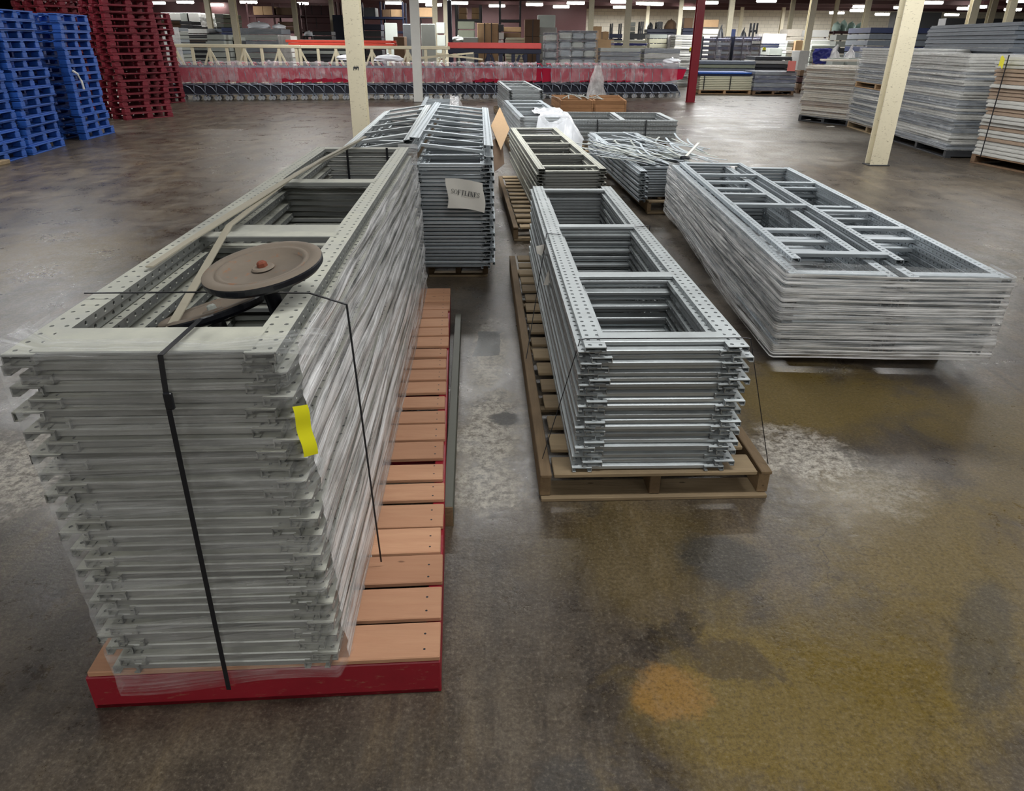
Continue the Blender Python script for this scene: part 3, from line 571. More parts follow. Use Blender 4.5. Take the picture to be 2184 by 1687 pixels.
# ------------------------------------------------------------------ papers
pp = MB().grid(lambda u, v: (u * .275 + .01 * sin(v * 5), -.006 * sin(u * 7 + v * 3), -.215 * (1 - v) - .035 * u * 1 + .012 * sin(u * 3)), 16, 12)
sg = put('paper_sign', None, None, (-.495, 5.43, .80)); tag(sg, 'white paper in plastic sleeve reading SOFTLINES on the tall stack', 'sign')
put('sleeve', pp.mesh('sleeve', PAPER, smooth=True), sg)
def serif_text(word, h):
    b = MB(); x = 0; t_, n_ = .15, .05                      # unit letters: thick stems, thin hairlines, bracket serifs
    def rc(x0, x1, y0, y1): b.box(x0 * h, x1 * h, y0 * h, y1 * h, 0, .0006)
    def stem(x0, y0=0, y1=1, sv=.09): rc(x0, x0 + t_, y0, y1); rc(x0 - sv, x0 + t_ + sv, 0, n_); rc(x0 - sv, x0 + t_ + sv, 1 - n_, 1)
    def arc(cx, cy, rx, ry, a0, a1, n=14):
        P = []
        for i in range(n + 1):
            a = a0 + (a1 - a0) * i / n; wd = n_ * .6 + (t_ * .55) * abs(cos(a)); P.append((((cx + (rx + wd * .5) * cos(a)) * h, (cy + (ry + n_ * .3) * sin(a)) * h, 0), ((cx + (rx - wd * .5) * cos(a)) * h, (cy + (ry - n_ * .5) * sin(a)) * h, 0)))
        for i in range(n): b.add([P[i][0], P[i + 1][0], P[i + 1][1], P[i][1]], ((0, 1, 2, 3),))
    def para(x0, y0, x1, y1, w_): b.add([(x0 * h, y0 * h, 0), ((x0 + w_) * h, y0 * h, 0), ((x1 + w_) * h, y1 * h, 0), (x1 * h, y1 * h, 0)], ((0, 1, 2, 3),))
    for c_ in word:
        if c_ == 'S': arc(x + .28, .745, .2, .225, .25, pi * 1.25); arc(x + .28, .255, .22, .225, -pi * .85, pi * .35); para(x + .42, .38, x + .06, .6, .13); rc(x + .46, x + .5, .68, .98); rc(x + .04, x + .08, .02, .32); x += .66
        elif c_ == 'O': arc(x + .38, .5, .32, .47, 0, 2 * pi, 24); x += .86
        elif c_ == 'I': stem(x + .1); x += .46
        elif c_ == 'L': stem(x + .1); rc(x + .1, x + .62, 0, n_); rc(x + .58, x + .63, 0, .28); x += .76
        elif c_ == 'T': stem(x + .28, sv=.08); rc(x + .02, x + .69, 1 - n_, 1); rc(x + .02, x + .06, .74, 1); rc(x + .65, x + .69, .74, 1); x += .78
        elif c_ in 'FE':
            stem(x + .1); rc(x + .1, x + .62, 1 - n_, 1); rc(x + .58, x + .62, .74, 1); rc(x + .1, x + .46, .5, .5 + n_); rc(x + .43, x + .47, .4, .65)
            if c_ == 'E': rc(x + .1, x + .66, 0, n_); rc(x + .62, x + .66, 0, .27)
            x += .76
        elif c_ == 'N': rc(x + .1, x + .15, 0, 1); rc(x + .62, x + .67, 0, 1); para(x + .55, 0, x + .07, 1, .17); rc(x, x + .24, 0, n_); rc(x, x + .2, 1 - n_, 1); rc(x + .54, x + .76, 1 - n_, 1); x += .86
    return b, x * h
tb, tw_ = serif_text('SOFTLINES', .036)
me = tb.mesh('lettering', INK)
for v in me.vertices: v.co.x *= .215 / tw_
serif = put('lettering', me, sg, (.03, -.013, -.105), (radians(90), radians(9), 0))
def note(u, v): p = P2(OA, AA, .592 + u * .02 - .008 * v + .002 * sin(v * 9), -.05 + u * .05 - .01 * v); return (p.x, p.y, .825 + .135 * v + .02 * (1 - u))
patch('yellow_note', note, 6, 14, YEL, 'bright yellow paper tag stuck on the near wrapped stack', 'note')
for q, (x, y, zz) in enumerate(((-.03, 1.75, .60), (-.03, 1.45, .50))):
    p = P2(OC, AC, x, y, zz); b = MB().add([(-.045, 0, .0), (.03, .02, .03), (.0, 0, -.05), (-.03, 0, -.04)], ((0, 2, 1), (0, 3, 2))) if q == 0 else MB().add([(0, 0, .07), (.02, 0, .0), (.03, 0, -.03), (-.01, 0, -.04), (-.005, 0, .02)], ((0, 4, 1), (4, 3, 2, 1)))
    tag(put('torn_tape', b.mesh('torn_tape', PAPER), None, p, (0, .2, 0)), ('larger' if q == 0 else 'smaller') + ' torn white tape on side of the bare stack', 'tape')
# ------------------------------------------------------------------ hardboard sheets between B and C2
def sheet(pts, th, mat, label, name='hardboard_sheet', cat='board'):
    pts = [Vector(p) for p in pts]; n = (pts[1] - pts[0]).cross(pts[2] - pts[0]).normalized() * th
    b = MB().add(pts + [p - n for p in pts], ((0, 1, 2, 3), (7, 6, 5, 4), (0, 4, 5, 1), (1, 5, 6, 2), (2, 6, 7, 3), (3, 7, 4, 0))); tag(put(name, b.mesh(name, mat)), label, cat)
a_, b_, c_ = at(1066, 228, 9.6), at(1047, 268, 9.0), at(1068, 320, 8.4)
sheet([a_, b_, c_, a_ + c_ - b_ + Vector((.0, 0, 0))], .006, HBRD, 'tan hardboard sheet tilted upright between the stacks')
a_, b_, c_ = at(1070, 285, 8.9), at(1050, 300, 8.7), at(1055, 366, 8.2)
sheet([a_, b_, c_, a_ + c_ - b_], .006, BRN, 'darker brown board leaning below the tan sheet')
# ------------------------------------------------------------------ loose metal straps on D2
zd = .14 + 12 * .0275 + .01; random.seed(21)
for i in range(58):
    gA = i % 2; x0 = random.uniform(.1, .5) if gA else random.uniform(.55, 1.15); y0 = random.uniform(.1, .9) if gA else random.uniform(.3, 1.4); L_ = random.uniform(.8, 1.9); a0 = radians(90 + random.uniform(2, 32)) ; cv = random.uniform(-.3, .3); zz = zd + .004 + random.uniform(0, .07); pts = []
    for k in range(7):
        f = k / 6; pts.append(P2(O6, A6, x0 + cos(a0 + cv * f) * L_ * f, y0 + sin(a0 + cv * f) * L_ * f, max(zz + .012 * sin(f * 4 + i), zd + .003) if x0 < .7 else zz + .012 * sin(f * 4 + i)))
    wd = Vector((cos(i * 1.3), sin(i * 1.3) * .2, .5)); b = MB()
    for k in range(6): b.bar(pts[k], pts[k + 1], .026, .0035)
    tag(put('metal_strap', b.mesh('metal_strap', GALVB if i % 3 else LGRY), None), 'loose thin metal strap tangled on the strap-covered frames', 'metal strap', 'tangled loose metal straps')
w0, w1 = P2(O6, A6, .55, .35, zd + .08), P2(O6, A6, .93, 1.15, zd + .14)
r = thing('scraper_tool', 'white flat-bladed tool with black joint on the loose straps', 'tool', w0)
put('blade', MB().bar((0, 0, 0), w1 - w0, .03, .008).mesh('blade', WHT), r); put('joint', MB().tube([(-.05, -.03, 0), (0, 0, 0), (.05, .02, -.01)], .018, 8).mesh('joint', BTUBE), r)
random.seed(5)
for q, a in enumerate(((2.35, 9.6, .4), (2.9, 9.9, 1.35))):
    tag(put('steel_rod', MB().tube([(0, 0, 0), (.8, .05, 0)], .009, 6).mesh('steel_rod', DGRY), None, (a[0] + .25, a[1] + .2, .012), (0, 0, .1 if q else -.5)), ('straight' if q else 'slanting') + ' dark rod on the floor beyond the wide stack', 'rod')
for q, (x, y, n_) in enumerate(((1.25, 20.9, 0), (2.15, 21.0, 0))):
    for lay in range(3):
        r = thing('timber_lattice', ('topmost', 'middle', 'lowest')[2 - lay] + (' orange timber frame nearer the draped stack' if q == 0 else ' orange timber frame nearer the red column'), 'timber frame', (x, y, .02 + lay * .095), (0, 0, -.04 if q else .06), 'orange timber frames')
        for xx in (0, .84): put('rail', board(.05, 2.4, .09, WORG), r, (xx, 0, 0))
        for yy in (0, .8, 1.6, 2.33): put('crosspiece', board(.785, .07, .088, WORG), r, (.052, yy, 0))
random.seed(9)
for i in range(14):
    x = 1.7 + random.uniform(-.6, .9); y = 21.2 + random.uniform(0, 1.2); a = radians(random.uniform(70, 130)); p = Vector((x, y, .315))
    tag(put('metal_strap', MB().bar((0, 0, 0), (cos(a) * 1.2, sin(a) * 1.2, .03), .03, .006).mesh('metal_strap', LGRY), None, p), 'pale strip lying on the orange timber frames', 'metal strap', 'pale strips on the orange timber')
# ------------------------------------------------------------------ stacks of pallets
def pallet_meshes(mat):
    return dict(deck=MB().bev(0, 1.2, 0, .1, 0, .02, .003).mesh('deck_board', mat), wide=MB().bev(0, 1.2, 0, .145, 0, .02, .003).mesh('deck_board', mat), blk=MB().bev(0, .1, 0, .1, 0, .08, .006).mesh('block', mat), blc=MB().bev(0, .145, 0, .14, 0, .08, .008).mesh('block', mat), st=MB().bev(0, .1, 0, 1.0, 0, .018, .003).mesh('stringer_board', mat), bot=MB().bev(0, 1.2, 0, .14, 0, .02, .003).mesh('bottom_board', mat))
MSH = {}
def crate_pallet(loc_, ang, mat, label, cat_group, name):
    if mat.name not in MSH: MSH[mat.name] = pallet_meshes(mat)
    M = MSH[mat.name]; r = thing(name, label, 'pallet', loc_, (0, 0, ang), cat_group)
    for j, y in enumerate((0, .215, .43, .65, .855)): put('deck_board', M['wide'] if j in (0, 4) else M['deck'], r, (0, y, .1185))
    for x in (0, .535, 1.055):
        for y in (0, .43, .86):
            put('block', M['blc'], r, (x, y, .0205))
        put('stringer_board', M['st'], r, (x + .02, 0, .1005))
    for y in (0, .43, .86): put('bottom_board', M['bot'], r, (0, y, 0))
    return r
def pallet_stack(x, y, ang, n, mat, name, col, where, lean=0.0):
    for i in range(n):
        k = n - 1 - i; q = P2((x, y), ang, random.uniform(-.03, .03), random.uniform(-.03, .03) + lean * i, .1395 * i + .001)
        crate_pallet(q, ang + random.uniform(-.03, .03), mat, f'{col} pallet, {layer_word(k, n)} in the {where}', f'{col} pallets in the {where}', name)
# long side faces the aisle: local +x runs away from the camera, local +y points to -x
random.seed(3)
BA = radians(102)
pallet_stack(-7.62, 10.75, radians(97), 15, BLUP, 'block_pallet', 'blue', 'nearest blue stack')
pallet_stack(-7.76, 12.08, radians(97), 15, BLUP, 'block_pallet', 'blue', 'middle blue stack')
pallet_stack(-8.0, 14.1, radians(95), 15, BLUP, 'block_pallet', 'blue', 'farthest blue stack', .0)
pallet_stack(-9.0, 17.75, radians(56), 19, RED2, 'block_pallet', 'dark red', 'tall red stack')
pallet_stack(-10.5, 22.3, radians(62), 17, RED2, 'block_pallet', 'dark red', 'red stack by the trolleys')
pallet_stack(-10.9, 18.6, radians(62), 18, RED2, 'block_pallet', 'dark red', 'red stack behind the blue ones')
for i in range(5):
    tag(put('split_timber', MB().bev(0, .12, 0, .5, 0, .06, .006).mesh('split_timber', WOLD), None, (-7.72 + .02 * i, 10.75 + .3 * i, .0) if i < 1 else (-12.6, 15.4 + .01 * i, .07 * i)), 'split timber piece ' + ('poking from the base of the near blue stack' if i < 1 else f'lying {nth(i)} behind the blue pallets'), 'timber') if i < 1 else None
tw = MB().tube([(-8.0, 14.2, 1.18), (-7.95, 14.26, 1.12), (-7.93, 14.3, 1.0), (-7.93, 14.32, .86)], .02, 6)
tag(put('plastic_scrap', tw.mesh('plastic_scrap', PAPER)), 'white plastic scrap dangling from the blue pallets', 'scrap')
for k in range(20):
    tag(put('cream_plank', MB().bev(0, .9, 0, 2.4, 0, .11, .008).mesh('cream_plank', WARM), None, (-14.2 + .03 * (k % 3), 16.6 + .02 * (k % 2), k * .122), (0, 0, -.2)), f'cream board, {layer_word(19 - k, 20)} in the stack behind the blue pallets', 'board', 'cream boards behind the blue pallets')
# ------------------------------------------------------------------ shelf stacks on the right
def shelf_stack(x, y, ang, W, D, z0, n, pit, mat, where, group, jx=.02, mat2=None):
    me = [MB().bev(0, W, 0, D, 0, pit * .55, .004).bev(.012, W - .012, .012, D - .012, pit * .5, pit * .93, .003).mesh('shelf_board', q) for q in (mat, mat2 or mat)]
    for i in range(n):
        k = n - 1 - i; q = P2((x, y), ang, random.uniform(-jx, jx) + jx * sin(i * .7), random.uniform(-jx, jx), z0 + i * pit)
        tag(put('shelf_board', me[1 if (mat2 and random.random() < .4) else 0], None, q, (random.uniform(-.004, .004), 0, ang + random.uniform(-.008, .008))), f'shelf board, {layer_word(k, n)} in the {where}', 'shelf board', group)
random.seed(12)
def place_pallet(x, y, ang, W, D, mat, label): 
    r = thing('wooden_pallet', label, 'pallet', (x, y, 0), (0, 0, ang))
    n = max(5, int(D / .2)); g_ = (D - n * .12) / (n - 1)
    for i in range(n): put('deck_board', board(W, .12, .02, mat), r, (0, i * (.12 + g_), .118))
    for j in range(3): put('stringer', board(.09, D, .095, mat), r, (j * (W - .09) / 2, 0, .0215))
    for j in range(3): put('bottom_board', board(W, .1, .02, mat), r, (0, j * (D - .1) / 2, 0))
# P : first pale stack; local x runs along the aisle
AP = radians(-62)
place_pallet(7.1, 19.2, AP, 1.5, 1.0, DGRY, 'dark pallet under the pale silvery shelf stack')
shelf_stack(7.1, 19.2, AP, 1.5, 1.05, .141, 27, .0415, WARM, 'first pale silvery stack', 'boards in the first pale shelf stack', .035, SHELFB)
# Q : long grey stack of two bays
AQ = radians(-95)
q0 = (7.72, 17.75)
place_pallet(*q0, AQ, 2.5, 1.1, WOLD, 'pine pallet under the two-tier grey shelf stack')
shelf_stack(*q0, AQ, 2.5, 1.2, .141, 17, .042, SHELF, 'lower tier of two-tier grey stack', 'boards in the lower grey tier', .03, SHELFD)
r = thing('wooden_pallet', 'brown pallet between the two grey shelf tiers', 'pallet', (q0[0], q0[1], .141 + 17 * .042), (0, 0, AQ))
for j in range(3): put('stringer', board(.09, 1.1, .08, TAN), r, (j * 1.2, 0, .02))
for j in range(5): put('deck_board', board(2.4, .12, .02, TAN), r, (0, j * .24, .101))
for j in range(3): put('bottom_board', board(2.4, .1, .019, TAN), r, (0, j * .48, .0))
shelf_stack(*q0, AQ, 2.45, 1.2, .141 + 17 * .042 + .122, 16, .042, SHELF, 'upper tier of two-tier grey stack', 'boards in the upper grey tier', .02, SHELFD)
q1 = (7.50, 15.15)
place_pallet(*q1, AQ, 2.45, 1.15, DGRY, 'black pallet under the tall slate-grey shelf stack')
shelf_stack(*q1, AQ, 2.45, 1.25, .141, 34, .0425, SHELF, 'tall slate-grey stack', 'boards in the tall slate-grey stack', .022, SHELFD)
shelf_stack(8.9, 17.4, AQ, 3.6, 1.3, .05, 30, .068, SHELFD, 'dark stack at the back of the shelf aisle', 'boards in the dark rear stack', .03)
q2 = (7.42, 12.2)
place_pallet(*q2, radians(-80), 2.4, 1.2, BRN, 'brown pallet under the big brown shelf stack')
shelf_stack(*q2, radians(-80), 2.4, 1.3, .141, 26, .0548, SHELFB, 'big brown stack with yellow tag', 'boards in the big brown stack', .02, SHELF)
def wr(o, a, W, z0, z1, label, seed, mat=FILM): wrap_sheet('stretch_wrap', [loc(o, a, -.04, .9), loc(o, a, -.04, -.04), loc(o, a, W / 2, -.045), loc(o, a, W + .04, -.04), loc(o, a, W + .04, .9)], lambda u: z0, lambda u: z1, mat, label, 90, 60, .012, seed)
wr((7.1, 19.2), AP, 1.5, .12, 1.28, 'silvery film round the first pale shelf stack', 41)
wr(q0, AQ, 2.5, .13, .86, 'film round the lower grey shelf tier', 43)
wr(q0, AQ, 2.45, .98, 1.66, 'film round the upper grey shelf tier', 45)
wr(q1, AQ, 2.45, .13, 1.6, 'film round the tall slate-grey shelf stack', 47)
yt = at(2117, 142, 12.2)
tag(put('yellow_note', MB().grid(lambda u, v: (0, u * .2, v * .14 + .02 * sin(u * 5)), 6, 4).mesh('yellow_note', YELL), None, (7.33, 12.0, 1.42), (0, 0, 2.9)), 'yellow tag on the corner of the big brown shelf stack', 'note')
strapline('pallet_strap', [(7.36, 11.86, 1.59), (7.36, 11.86, .14)], .012, .012, BLK, 'black strap down the corner of the brown shelf stack')
tag(put('paper_scrap', MB().add([(0, 0, .003), (.22, .04, .004), (.2, .16, .01), (.03, .12, .003)], ((0, 1, 2, 3),)).mesh('paper_scrap', PAPER), None, (7.2, 17.6, .003)), 'white paper scrap on floor by the pale shelf stack', 'scrap')
# ------------------------------------------------------------------ shopping carts
def basket_mesh():
    b = MB(); t_ = .008
    def shell(e, flip):
        # back (x=0) wide, front (x=.88) narrow; bottom rises to the front
        v = [(0 + e, -.27 + e, .50 + e), (0 + e, .27 - e, .50 + e), (.80 - e, .20 - e, .60 + e), (.80 - e, -.20 + e, .60 + e), (0 + e, -.30 + e, .94), (0 + e, .30 - e, .94), (.90 - e, .225 - e, .91), (.90 - e, -.225 + e, .91)]
        f = [(0, 1, 2, 3), (3, 2, 6, 7), (0, 3, 7, 4), (2, 1, 5, 6)]
        return v, [tuple(reversed(q)) if flip else q for q in f]
    b.add(*shell(0, True)); b.add(*shell(t_, False))
    return b.mesh('basket', CARTR)
def rim_mesh():
    b = MB()
    for y in (-.30, .30): b.bar((0, y, .965), (.90, y * .75, .935), .016, .045)
    b.bar((.9, -.225, .935), (.9, .225, .935), .016, .045)
    return b.mesh('rim', CHR)
def cart_parts():
    P = {}; P['basket'] = basket_mesh(); P['rim'] = rim_mesh()
    b = MB()
    for s in (-1, 1):
        b.tube([(0, s * .25, 1.0), (-.04, s * .25, .9), (.02, s * .25, .5), (.05, s * .26, .46), (.40, s * .27, .45), (.56, s * .26, .38), (.66, s * .25, .24), (.74, s * .24, .15)], .016, 6)
        b.tube([(.02, s * .26, .17), (.76, s * .205, .17)], .013, 6); b.tube([(.05, s * .26, .46), (.02, s * .26, .17)], .013, 6)
    P['chassis'] = b.mesh('chassis', CHR, smooth=True)
    P['lower_tray'] = MB().add([(.05, -.24, .2), (.7, -.2, .2), (.62, -.2, .42), (.08, -.25, .45), (.05, -.232, .2), (.7, -.192, .2), (.62, -.192, .42), (.08, -.242, .45)], ((0, 1, 2, 3), (7, 6, 5, 4), (0, 4, 5, 1), (1, 5, 6, 2), (2, 6, 7, 3), (3, 7, 4, 0))).mesh('lower_tray', TRAY)
    P['handle'] = MB().tube([(-.06, -.26, 1.06), (-.08, 0, 1.06), (-.06, .26, 1.06)], .02, 8).tube([(-.06, -.26, 1.06), (.0, -.27, .98)], .014, 6).tube([(-.06, .26, 1.06), (.0, .27, .98)], .014, 6).mesh('handle', CARTR)
    Mx = Matrix.Rotation(radians(90), 4, 'X')
    P['wheel'] = MB().lathe([(.012, -.015), (.05, -.015), (.062, -.012), (.062, .012), (.05, .015), (.012, .015)], 14, Mx).mesh('wheel', WHL)
    P['caster'] = MB().box(-.012, .012, -.022, -.018, 0, .11).box(-.012, .012, .018, .022, 0, .11).box(-.012, .012, -.022, .022, .1, .11).mesh('caster', CHR)
    return P
CPM = cart_parts()
NCART = 50; cx0, cx1 = -10.6, 5.0
def rowy(x): return 26.25 + .205 * x
angc = math.atan(.205)
for i in range(NCART):
    f = i / (NCART - 1); x = cx0 + (cx1 - cx0) * f
    r = thing('shopping_cart', f'red shopping cart, {nth(i + 1)} from the red pallets in the nested row', 'shopping cart', (x, rowy(x), 0), (0, 0, angc), 'nested row of red shopping carts')
    for k in ('basket', 'rim', 'chassis', 'lower_tray', 'handle'): put(k, CPM[k], r)
    for wx in (.02, .76):
        for s in (-1, 1):
            wy = s * (.26 if wx < .1 else .205); c_ = put('caster', CPM['caster'], r, (wx - .02, wy, .06)); put('wheel', CPM['wheel'], c_, (0, 0, .004))
# dust bags over groups of carts
random.seed(4)
edges = [0, 4.6, 5.6, 9.5, 13.6, 16.1, 17.3, 21, 24.2, 28, 31.5, 34.6, 37, 39.2, 42.5, 45.6, 49.9]
for i, (a, b_) in enumerate(zip(edges, edges[1:])):
    s0 = a * .3245 - .05 + .02; s1 = b_ * .3245 + .25; low = random.choice((.48, .5, .56, .62)); gap = i in (5, 11)
    if gap: continue
    sd = i * 7.3
    def fn(u, v, s0=s0, s1=s1, low=low, sd=sd):
        s = s0 + (s1 - s0) * u; zz = v * 1.35
        nz = noise.noise(Vector((s * 5, v * 3, sd))); nz2 = noise.noise(Vector((s * 14 + v * 3, v * 5, sd + 3)))
        lowq = low + .06 * noise.noise(Vector((s * 4, 1, sd)))
        if v < .55: z = lowq + (1.06 - lowq) * (v / .55); y = -.36 + .02 * (v / .55)
        else: z = 1.09 + .045 * nz; y = -.34 + (v - .55) / .45 * .68
        y -= .035 * nz + .025 * nz2 + .02; z += .03 * nz2 + .03 * (v > .4) * abs(noise.noise(Vector((s * 6.2, 0, 9))))
        return ((cx0 + s * cos(angc)) - y * sin(angc), rowy(cx0) + s * sin(angc) + y * cos(angc), z)
    me = MB().grid(fn, max(12, int((s1 - s0) * 22)), 22).mesh('dust_bag', BAG, smooth=True)
    for q in me.uv_layers[0].data: q.uv = (q.uv[0] * (s1 - s0) + i, q.uv[1])
    tag(put('dust_bag', me), f'clear plastic dust bag, {nth(i + 1)} along the shopping cart row', 'dust bag', 'plastic bags over the shopping carts')
def hang(u, v):
    s = 41.7 * .3245; a = u * 2 * pi; rr = (.08 + .26 * (1 - v) ** .7) * (1 + .2 * noise.noise(Vector((cos(a) * 2, sin(a) * 2, v * 4)))); y = -.52
    return (cx0 + (s + cos(a) * rr) * cos(angc) - (y + sin(a) * rr * .55) * sin(angc) - .0, rowy(cx0) + (s + cos(a) * rr) * sin(angc) + (y + sin(a) * rr * .55) * cos(angc), .01 + 1.02 * v)
patch('dust_bag', hang, 40, 24, FILMD, 'long clear bag hanging to the floor over the cart row', 'dust bag', su=2, sv=1)
# ------------------------------------------------------------------ background goods
NOSUP = {'placard', 'paper_sheet', 'yellow_label', 'beam_bundle', 'flat_pack', 'rack_truss'}
def box_px(u0, v0, u1, v1, Y, D, mk, name, label, cat, ang=0.0, ground=False):
    """thing standing at depth Y that spans the given extent; mk(r, W, D, Hh) builds its parts"""
    a, b_ = at(u0, v1, Y), at(u1, v0, Y); W, Hh = b_.x - a.x, b_.z - a.z; z = a.z
    if ground: Hh += z; z = 0
    r = thing(name, label, cat, (a.x, Y, z), (0, 0, ang)); mk(r, W, D, Hh)
    if not ground and Y > 31 and z > .4 and name not in NOSUP and not any(q in label for q in ('rack', 'bench', 'bag on the slate', 'bag right of', 'red column top', 'headboard')):
        st = thing('storage_stand', 'steel stand under the ' + label.replace(',', ''), 'stand', (a.x, Y, 0)); b = MB()
        put('shelf_top', MB().bev(0, W, 0, D, z - .06, z - .004, .01).mesh('shelf_top', DGRY), st)
        for x in (0, W - .07):
            for y in (0, D - .07): put('leg', MB().bev(x, x + .07, y, y + .07, 0, z - .061, .008).mesh('leg', DGRY), st)
    return r
def mk_carton(mat, straps=0, flaps=False, nsub=1):
    def f(r, W, D, Hh):
        h = Hh / nsub
        for k in range(nsub): put('carton', MB().bev(0, W, 0, D, 0, h - .008, .012).mesh('carton', mat), r, (random.uniform(-.01, .01), 0, k * h))
        put('tape', MB().box(W * .47, W * .53, -.012, D + .012, Hh - .006, Hh + .003).mesh('tape', BRN), r)
        for k in range(straps): put('strap', MB().box(0, .03, -.018, D + .01, 0, Hh + .006).mesh('strap', BLK), r, (W * (k + 1) / (straps + 1), 0, 0))
    return f
def mk_layers(mat, pit=.08, mat2=None, film_=None, feet=None, jit=.02):
    def f(r, W, D, Hh):
        n = max(2, int(Hh / pit)); p = Hh / n; m1 = MB().bev(0, W, 0, D, 0, p * .86, min(.01, p * .2)).mesh('layer', mat); m2 = MB().bev(0, W, 0, D, 0, p * .86, min(.01, p * .2)).mesh('layer', mat2 or mat)
        for k in range(n): put('board', m2 if k % 3 == 1 else m1, r, (random.uniform(-jit, jit), random.uniform(-jit, jit), k * p))
        if film_:
            me = MB().grid(lambda u, v: (-.03 + u * (W + .06), -.05 + .03 * noise.noise(Vector((u * 6, v * 8, W))), v * Hh), 20, 16).grid(lambda u, v: (-.04 + .03 * noise.noise(Vector((u * 4, v * 8, W))), -.05 + u * D, v * Hh), 8, 16).mesh('film', film_, smooth=True); put('film', me, r)
    return f
def mk_panel(mat):
    def f(r, W, D, Hh): put('panel', MB().bev(0, W, 0, D, 0, Hh, .02).mesh('panel', mat), r); put('edge_trim', MB().box(-.01, W + .01, -.01, D, -.0, .05).mesh('edge_trim', DGRY), r)
    return f
def mk_rack(mat, levels=2, beams=True, bays=1):
    def f(r, W, D, Hh):
        zs = levels if isinstance(levels, (list, tuple)) else [Hh * (l + 1) / (levels + .35) + .06 for l in range(levels)]
        for i in range(bays + 1):
            for y in (0, D): put('upright', MB().bev(-.05, .05, -.04, .04, 0, Hh, .006).mesh('upright', mat), r, (i * W / bays, y, 0))
        for z in [q - .062 for q in zs]:
            for y in (-.045, D + .045): put('beam', MB().bev(0, W, -.03, .03, -.06, .06, .006).mesh('beam', mat), r, (0, y, z))
            put('deck', MB().bev(0, W, .02, D - .02, 0, .03, .006).mesh('deck', mat), r, (0, 0, z + .03))
        b = MB()
        for k in range(4): b.bar((0, 0 if k % 2 else D, Hh * k / 4), (0, D if k % 2 else 0, Hh * (k + 1) / 4), .03, .03)
        put('side_bracing', b.mesh('side_bracing', mat), r)
    return f
def mk_truss(mat, n, flip=False):
    def f(r, W, D, Hh):
        for y in (0, D):
            put('top_chord', MB().bev(0, W, -.04, .04, Hh - .1, Hh, .01).mesh('top_chord', mat), r, (0, y, 0)); put('bottom_chord', MB().bev(0, W, -.04, .04, .0, .1, .01).mesh('bottom_chord', mat), r, (0, y, 0))
        for k in range(n + 1):
            x = .15 + (W - .3) * k / n; put('strut', MB().bev(x - .05, x + .05, -.03, .03, .1, Hh - .1, .008).mesh('strut', mat), r)
            if k < n:
                x1 = .15 + (W - .3) * (k + 1) / n; a, b_ = ((x, .14), (x1, Hh - .14)) if k % 2 else ((x, Hh - .14), (x1, .14)); put('diagonal', MB().bar((a[0], 0, a[1]), (b_[0], 0, b_[1]), .05, .06).mesh('diagonal', mat), r)
    return f
def mk_bag(mat, seed=0):
    def f(r, W, D, Hh):
        def s(u, v):
            a = u * 2 * pi; p = max(.0, 1 - v ** 3) ** .45; q = 1 + .22 * noise.noise(Vector((cos(a) * 1.5 + seed, sin(a) * 1.5, v * 3)))
            return (W / 2 + W / 2 * cos(a) * p * q, D / 2 + D / 2 * sin(a) * p * q, Hh * v * (.92 + .1 * noise.noise(Vector((cos(a), sin(a), seed)))))
        put('bag_body', MB().grid(s, 28, 14).mesh('bag_body', mat, smooth=True), r); put('knot', MB().tube([(W / 2, D / 2, Hh * .9), (W / 2 + .05, D / 2, Hh * 1.0)], [.05, .03], 7).mesh('knot', mat), r)
    return f
G = lambda *a, **k: box_px(*a, **k)
# truss frames stacked along the back of the carts (they stand on timber blocks at the height seen)
G(382, 96, 640, 205, 27.0, .9, mk_truss(CREAM2, 7), 'rack_truss', 'cream perforated truss frame on edge behind the carts, by the red pallets', 'rack truss', ground=True)
G(642, 99, 955, 205, 27.6, .9, mk_truss(CREAM2, 8), 'rack_truss', 'cream truss frame on edge below the red beam bundle', 'rack truss', ground=True)
def mk_beams(mat, n=6):
    def f(r, W, D, Hh):
        for k in range(n):
            for l in range(2): put('beam', MB().bev(0, W, 0, D / n * .9, 0, Hh * .46, .01).mesh('beam', mat), r, (random.uniform(-.08, .08), k * D / n, l * Hh * .5))
    return f
G(612, 86, 835, 97, 27.7, .8, mk_beams(REDB), 'beam_bundle', 'bundle of red rack beams lying on the cream trusses', 'beam bundle')
def mk_table(top, leg):
    def f(r, W, D, Hh):
        put('top_bars', MB().bev(0, W, 0, D, Hh - .2, Hh, .02).mesh('top_bars', top), r); put('apron', MB().bev(0, W, .0, D, Hh - .36, Hh - .21, .01).mesh('apron', leg), r)
        for k in range(8): put('leg', MB().bev(0, .14, .02, .14, 0, Hh - .37, .01).mesh('leg', leg), r, (.05 + (W - .24) * k / 7, 0, 0))
        for k in range(5): x = W * (.12 + .17 * k); put('cross_brace', MB().bar((x, .1, .1 if k % 2 else Hh - .4), (x + W * .14, .1, Hh - .4 if k % 2 else .1), .06, .09).mesh('cross_brace', leg), r)
    return f
G(958, 92, 1155, 200, 29.5, 1.1, mk_table(PINKB, NAVY), 'steel_bench', 'navy steel bench frame topped with pink-red bars', 'steel bench', ground=True)
for i, (u, v, u2, v2, Y) in enumerate(((872, 125, 1010, 113, 26.9), (930, 114, 1030, 127, 26.9), (930, 118, 1010, 124, 26.8), (872, 128, 940, 120, 26.8))):
    a, b_ = at(u, v, Y), at(u2, v2, Y); tag(put('cream_bar', MB().bar((0, 0, 0), b_ - a, .06, .05).mesh('cream_bar', CREAM2), None, a), f'{nth(i + 1)} of the cream bars heaped slanting on the carts', 'bar', 'cream bars heaped on the carts')
